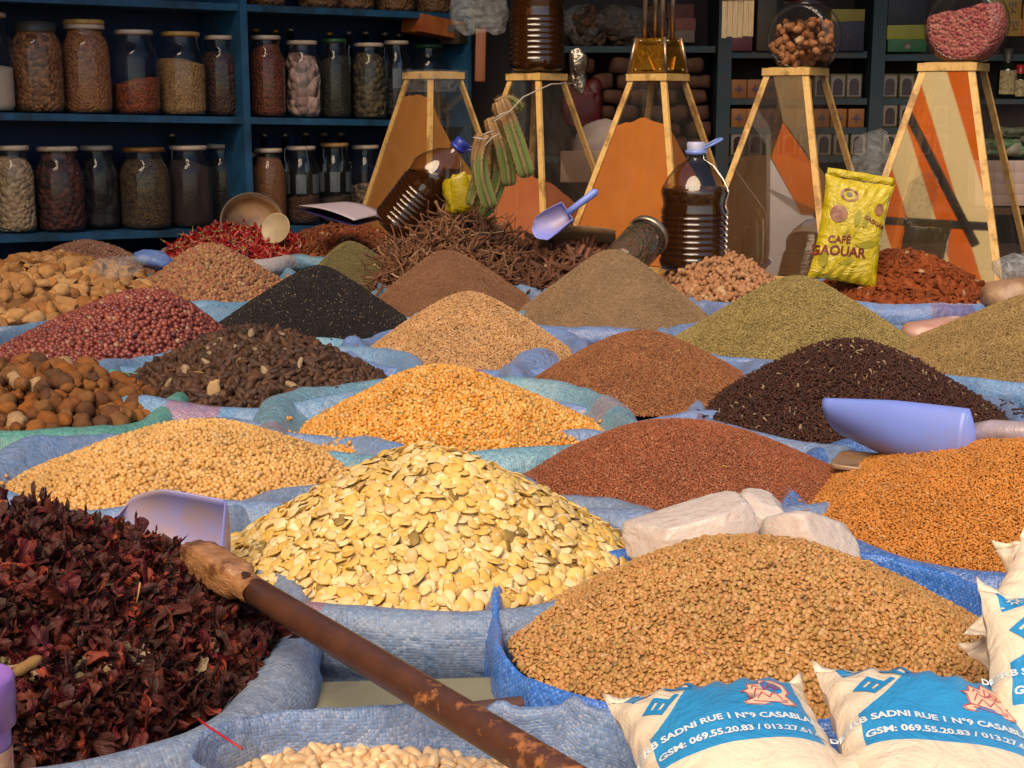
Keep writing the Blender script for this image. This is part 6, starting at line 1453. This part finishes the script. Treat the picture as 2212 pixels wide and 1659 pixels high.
# ------------------------------------------------------------------ odds and ends between the sacks
# leaflet bent over the dried chips
P = np.zeros((16, 8, 3)); Pq = np.array([[W(645, 452, 4.72), W(742, 442, 4.95)], [W(762, 488, 4.52), W(826, 470, 4.75)]])
m_pap = plain('printed leaflet', hx('c0aeb4'), .7, hx('9c90a0'), 60, 0, stretch=(.4, 9, 9)); m_papb = plain('violet cover', hx('2c2454'), .5)
def leaflet(off, mat, par, nm, bulge):
    P = np.zeros((16, 8, 3)); A, B, C_, D = [np.array(v) for v in (W(645, 452, 4.80), W(745, 443, 5.02), W(765, 487, 4.55), W(828, 472, 4.78))]
    for i in range(16):
        for j in range(8): u, v = i/15, j/7; P[i, j] = (A*(1-v)+B*v)*(1-u)+(C_*(1-v)+D*v)*u + np.array([0, 0, bulge*math.sin(PI*u*.9)+off])
    o = MB().sheet(P).obj(nm, mat, par); solid(o, .0012); return o
lf = leaflet(.012, m_pap, None, 'leaflet', .012); tag(lf, 'folded pale leaflet with violet underside lying on the dried chips', 'leaflet'); leaflet(.0, m_papb, lf, 'back_cover', -.004)
# tin sieve bowl behind the chillies
e = empty('tin_bowl', W(545, 480, 4.98), 'worn tan tin bowl lying on its side behind the chillies', 'bowl', rot=(math.radians(62), 0, math.radians(14)))
m_tan = plain('worn tan tin', hx('a87c4c'), .45, hx('74543c'), 9, .2, metal=.2, dirt=hx('4c3c34')); r = .108
o = MB().lathe([(0, -.052), (r*.82, -.05), (r*.95, -.03), (r, 0), (r*.985, .001), (r*.93, -.028), (r*.8, -.046), (0, -.048)], 36).obj('bowl', m_tan, e)
o = MB().lathe([(r*.99, -.004), (r*1.03, -.003), (r*1.03, .005), (r*.98, .005)], 36).obj('rolled_rim', plain('dull rim', hx('6c5848'), .5, metal=.3), e)
e = empty('plastic_dish', W(597, 494, 4.86), 'pale cream plastic dish leaning beside the tin bowl', 'dish', rot=(math.radians(70), 0, math.radians(-20)))
MB().lathe([(0, 0), (.050, 0), (.054, .006), (.052, .008), (.048, .003), (0, .003)], 32).obj('disc', plain('cream plastic', hx('bca480'), .5), e)
# jar lying on its side
e = empty('lying_jar', W(1368, 545, 4.10), 'glass jar of dark green herbs lying on its side, silver rim facing right', 'jar', rot=tuple(Vector((.50, .80, .42)).to_track_quat('Z', 'Y').to_euler()))
r = .062; MB().lathe([(0, -.09), (r*.9, -.09), (r, -.075), (r, .07), (r*.93, .085), (r*.93, .1)], 30).obj('body', m_glass, e); MB().lathe([(0, -.085), (r*.88, -.084), (r*.96, -.07), (r*.96, .07), (0, .085)], 30).obj('contents', c_('herb mix', '3c3818', '5c3018', 90), e)
MB().lathe([(r*.96, .088), (r*1.02, .088), (r*1.02, .106), (r*.95, .108), (r*.92, .102), (0, .101)], 32).obj('lid', m_tin, e)
# cardboard flap, wrapped bags, clear tub, cup, peanut, thread, board
mb = MB(); P = np.zeros((10, 4, 3))
for i in range(10):
    for j in range(4): P[i, j] = np.array(W(1165+165*i/9, 498-10*math.sin(i/9*3)+(3-j)*14, 4.50-.03*j)) + np.array([0, .006*math.sin(i*1.7), 0])
o = mb.sheet(P).obj('cardboard_flap', plain('cardboard', hx('a08058'), .8, hx('8c6c48'), 15, .3)); solid(o, .002); tag(o, 'torn tan cardboard edge rising behind the bark strips', 'cardboard')
m_wrap = plain('flesh coloured film wrap', hx('b48c80'), .3, hx('a07468'), 16, .6, .008, dirt=hx('a04848'))
crumple('wrapped_bundle', 'pinkish film wrapped bundle between the green herb and fennel heaps', 2030, 728, 3.42, .19, .10, .14, m_wrap, 101, cat='bundle', amp=.1)
crumple('wrapped_bundle', 'mottled brown film wrapped bundle at the right edge behind the fennel', 2195, 640, 3.75, .17, .10, .14, plain('mottled wrap', hx('a88868'), .4, hx('74503c'), 18, .6, .01), 102, cat='bundle', amp=.15)
crumple('wrapped_bundle', 'greyish clear plastic bundle at the far right edge', 2196, 585, 4.1, .12, .10, .10, plastic_film('grey film', (.5, .5, .52), .3), 103, cat='bundle', amp=.2)
crumple('plastic_wrapper', 'torn bluish clear wrapper among the tan root pieces', 255, 573, 3.72, .13, .05, .06, m_film, 104, cat='wrapper', amp=.45)
crumple('paper_scrap', 'torn tan paper scrap standing in the dark pods', 463, 838, 2.56, .022, .030, .006, plain('tan scrap', hx('c8a070'), .8), 105, cat='scrap', amp=.25)
crumple('cloth_bundle', 'blue cloth bundle left of the pale chilli sack', 335, 560, 4.35, .12, .065, .09, SM('bundle', hx('4a78d0'), hx('4070c4'), hx('7890c4'), rough=.45), 106, cat='cloth', amp=.2)
crumple('pale_sack', 'pale sack standing in shadow between the second and third pyramids', 1300, 345, 5.7, .22, .30, .15, plain('pale sack cloth', hx('8c7c78'), .8, hx('746460'), 10), 107, cat='sack', amp=.08)
c = W(1255, 360, 5.6); mb = MB(); mb.box((0, 0, 0), (.16, .05, .12), bev=.004); o = mb.obj('paper_packet', plain('dull paper', hx('8c7464'), .8)); o.location = c; tag(o, 'pale paper packet seen through the second pyramid', 'packet')
# clear tub with ribbed sides by the fenugreek
c = W(1898, 1022, 2.11); e = empty('clear_tub', (c.x, c.y, c.z-.04), 'clear ribbed plastic tub with a flat dusty lid under the blue scoop', 'tub', rot=(0, 0, -.42))
m_tub = glass('tub plastic', (.72, .66, .62), .12, 1.5, 1.6, dirt=.22); m_tl = plain('dusty tub lid', hx('8c7868'), .25, hx('a07850'), 9, .15, stretch=(.6, 6, 1))
mb = MB(); n = 120; V = []; th = np.linspace(0, 2*PI, n, endpoint=False); e_ = 1/(np.abs(np.cos(th))**7+np.abs(np.sin(th))**7)**(1/7)
rows = []
for z, s_ in ((0, .90), (.004, .93), (.05, .99), (.055, 1.0)): rr = e_*(1+.018*np.sign(np.sin(th*24))*(1 if .002 < z < .052 else 0)); rows.append(np.stack([.062*s_*rr*np.cos(th), .045*s_*rr*np.sin(th), np.full(n, z)], -1))
P = np.array(rows); P = np.concatenate([P, P[:, :1]], 1); mb.sheet(P); mb.obj('ribbed_body', m_tub, e)
mb = MB(); rows = [np.stack([.066*s_*e_*np.cos(th), .049*s_*e_*np.sin(th), np.full(n, z)], -1) for s_, z in ((1, .052), (1.02, .055), (1.0, .059), (.93, .0585), (.90, .0555), (.0, .0555))]; P = np.array(rows); P = np.concatenate([P, P[:, :1]], 1); mb.sheet(P); mb.obj('lid', m_tl, e)
mb = MB(); mb.box((0, 0, .024), (.105, .072, .042), bev=.008); mb.obj('contents', plain('dark brown paste', hx('2c1a14'), .5), e)
# lilac cup at the bottom left
m_lil = plain('lilac plastic', hx('8c68b8'), .35, hx('8460ac'), 5, .05); c = W(-42, 1640, .98)
e = empty('lilac_cup', (c.x, c.y, c.z-.06), 'translucent lilac plastic cup with a lid cut off by the left edge', 'cup')
MB().lathe([(0, 0), (.020, 0), (.023, .09)], 36).obj('body', m_lil, e); MB().lathe([(.0235, .086), (.0268, .087), (.0268, .104), (.0278, .105), (.0278, .122), (.026, .125), (.0245, .123), (.023, .118), (0, .118)], 40).obj('lid', m_lil, e)
P = np.array([[[.0222*math.cos(a)*(1+.001), .0222*math.sin(a), z] for a in np.linspace(-1.1, .6, 10)] for z in (.02, .07)]); MB().sheet(P*np.array([1.03, 1.03, 1])).obj('label', plain('cream cup label', hx('c8b494'), .6, hx('b04040'), 60, 0), e)
V, q, t = blob(16, 14, .0145, .0062, .006, lambda V: V*(np.array([1, 1, 1])) * np.stack([np.ones(len(V)), 1-.22*np.exp(-(V[:, 0]/.005)**2), 1-.22*np.exp(-(V[:, 0]/.005)**2)], -1)); o = MB().add(V, q, t).obj('peanut', grain('peanut shell', [hx('c89450'), hx('d0a05c')], .8, 500, .3, bd=.001)); o.location = W(58, 1438, 1.155); o.rotation_euler = (.2, -.5, .2); tag(o, 'single peanut in its shell lying on the hibiscus near the lilac cup', 'peanut')
mb = MB(); mb.tube([np.array(W(px, py, y)) for px, py, y in ((428, 1552, 1.16), (450, 1570, 1.145), (490, 1596, 1.125), (524, 1618, 1.11))], .0011, 6); tag(mb.obj('red_thread', plain('red thread', hx('b0202c'), .5)), 'thin red plastic thread over the rim above the white beans', 'thread')
c = W(915, 1500, 1.36); mb = MB(); mb.box((0, 0, 0), (.22, .09, .012), bev=.003); o = mb.obj('board', plain('greyish green board', hx('8c8870'), .7, hx('7c7860'), 7, .2, dirt=hx('5c4c40'))); o.location = (c.x, c.y, c.z-.01); o.rotation_euler = (.06, .02, .12); tag(o, 'greyish green board lying between the front sacks under the pole', 'board')
c = W(1050, 1535, 1.30); mb = MB(); mb.tube([(-.07, -.01, 0), (-.02, 0, .004), (.03, .012, .006), (.06, .03, .008)], [.008, .010, .010, .006], 8); mb.V[0][:, 2] *= .5; o = mb.obj('wood_splinter', plain('dark bark wood', hx('4c3034'), .8, hx('6c5040'), 20)); o.location = c; tag(o, 'dark flat wood splinter beside the board under the pole', 'splinter')
m_straw = plain('straw', hx('d0a45c'), .7)
for i, (H_, px_, py_, L_, a_) in enumerate(((H_lentil, 0, 0, .02, .9), (H_lentil, .1, .04, .016, .4), (H_lentil, -.12, .02, .02, 1.3), (H_cream, .03, .0, .03, 1.4), (H_cream, -.06, -.05, .025, 1.2), (H_brown, .05, -.05, .012, .4), (H_bud, .03, -.05, .04, 2.4), (H_pod, -.06, -.12, .03, 2.9), (H_flax, .04, -.08, .008, .2), (H_hib, .12, -.02, .04, 1.4), (H_hib, -.02, .04, .035, 2.2))):
    x, y = H_.c[0]+px_, H_.c[1]+py_-.04; z = float(H_.H(np.array([x]), np.array([y]))[0][0])+.006
    mb = MB(); mb.tube([(0, 0, 0), (L_*.5*math.cos(a_), 0, L_*.45*math.sin(a_)*.6+.002), (L_*math.cos(a_), -.002, L_*math.sin(a_)*.7)], .0008, 5); o = mb.obj('straw', m_straw); o.location = (x, y, z)
    tag(o, ['short straw upright near the top of the lentils', 'straw lying right of centre on the lentils', 'straw sticking out left on the lentils', 'thin straw standing in the middle of the cream cone', 'second straw at the left of the cream cone', 'pale bit of straw on the caraway mound', 'long pale stem across the rosebuds', 'pale straw across the front of the dark pods', 'tiny pale chip on the flax mound', 'pale curled stem right on the hibiscus', 'pale stem near the middle of the hibiscus'][i], 'straw')

# ------------------------------------------------------------------ neighbouring stall's sun awnings, up to the left (they show in the panes of the pyramids)
def awning(name, label, Q, polys, mat, cat='awning'):
    n = Vector((-.42, -.62, .66)).normalized(); e1 = n.cross(Vector((0, 0, 1))).normalized(); e2 = e1.cross(n)
    mb = MB()
    V = [(a, b_, 0) for a, b_ in polys]; mb.add(V, t=[[0, i, i+1] for i in range(1, len(V)-1)])
    o = mb.obj(name, mat, smooth=False); M = Matrix([[e1[i], e2[i], n[i]] for i in range(3)]).to_4x4(); M.translation = Vector(Q); o.matrix_world = M; solid(o, .002); return tag(o, label, cat)
def cloth(name, stripes, ca, cb=None):
    m, ns, ls, b = mat_new(name); ns.remove(b); tc = ns.new('ShaderNodeTexCoord'); sp = ns.new('ShaderNodeSeparateXYZ'); ls.new(tc.outputs['Object'], sp.inputs[0])
    n = noise(ns, ls, 5, tc.outputs['Object'], 5, .6); col = mixc(ns, ls, n, ca, tuple(x*.8 for x in ca))
    if stripes:
        c = math_(ns, ls, 'SUBTRACT', sp.outputs[0], math_(ns, ls, 'MULTIPLY', sp.outputs[1], .34)); f = math_(ns, ls, 'FRACT', math_(ns, ls, 'DIVIDE', math_(ns, ls, 'ADD', c, 4.42-.025), .42))
        col = mixc(ns, ls, math_(ns, ls, 'LESS_THAN', f, .51), col, cb)
    tr = ns.new('ShaderNodeBsdfTranslucent'); df = ns.new('ShaderNodeBsdfDiffuse'); mx = ns.new('ShaderNodeMixShader'); mx.inputs[0].default_value = .12
    ls.new(col, tr.inputs[0]); ls.new(col, df.inputs[0]); ls.new(tr.outputs[0], mx.inputs[1]); ls.new(df.outputs[0], mx.inputs[2]); ls.new(mx.outputs[0], ns['Material Output'].inputs[0]); return m
m_aw = cloth('striped awning cloth', True, (.95, .40, .05), (.92, .80, .55)); m_ws = cloth('white cloth', False, (.95, .95, .95)); m_oc = cloth('orange cloth', False, (.95, .42, .08)); m_cc = cloth('cream cloth', False, (.6, .5, .34))
AQ = (-3, 0, 3.5); aw = awning('striped_awning', 'orange and cream striped sun awning above the street to the left', AQ, [(-.7, -1.3), (.9, -1.3), (.9, 1.2), (-.7, 1.2)], m_aw)
for nm, pa, pb, w_ in (('strut', (.42, .62), (-.22, -.56), .035), ('cross_bar', (.9, -.42), (-.7, -.40), .034)):
    mb = MB(); mb.tube([(pa[0], pa[1], -.05), (pb[0], pb[1], -.05)], w_, 10); mb.obj(nm, plain('grey weathered bar', hx('54483c'), .6, hx('443c34'), 12), aw)
BQ = (-3, 2.35, 2.4)
awning('white_cloth', 'white sun cloth hung beside the street to the left', BQ, [(.22, .24), (.10, .40), (-.10, .02), (-.3, .02), (-.3, -.75), (.22, -.75)], m_ws, 'cloth')
awning('orange_cloth', 'orange sun cloth hung above the white one to the left', BQ, [(.095, .41), (.0, .64), (-.14, .44), (-.3, .2), (-.3, .03), (-.095, .03)], m_oc, 'cloth')
awning('cream_cloth', 'cream sun cloth above the orange one to the left', BQ, [(.0, .65), (.05, .95), (-.3, .95), (-.3, .22), (-.14, .46)], m_cc, 'cloth')
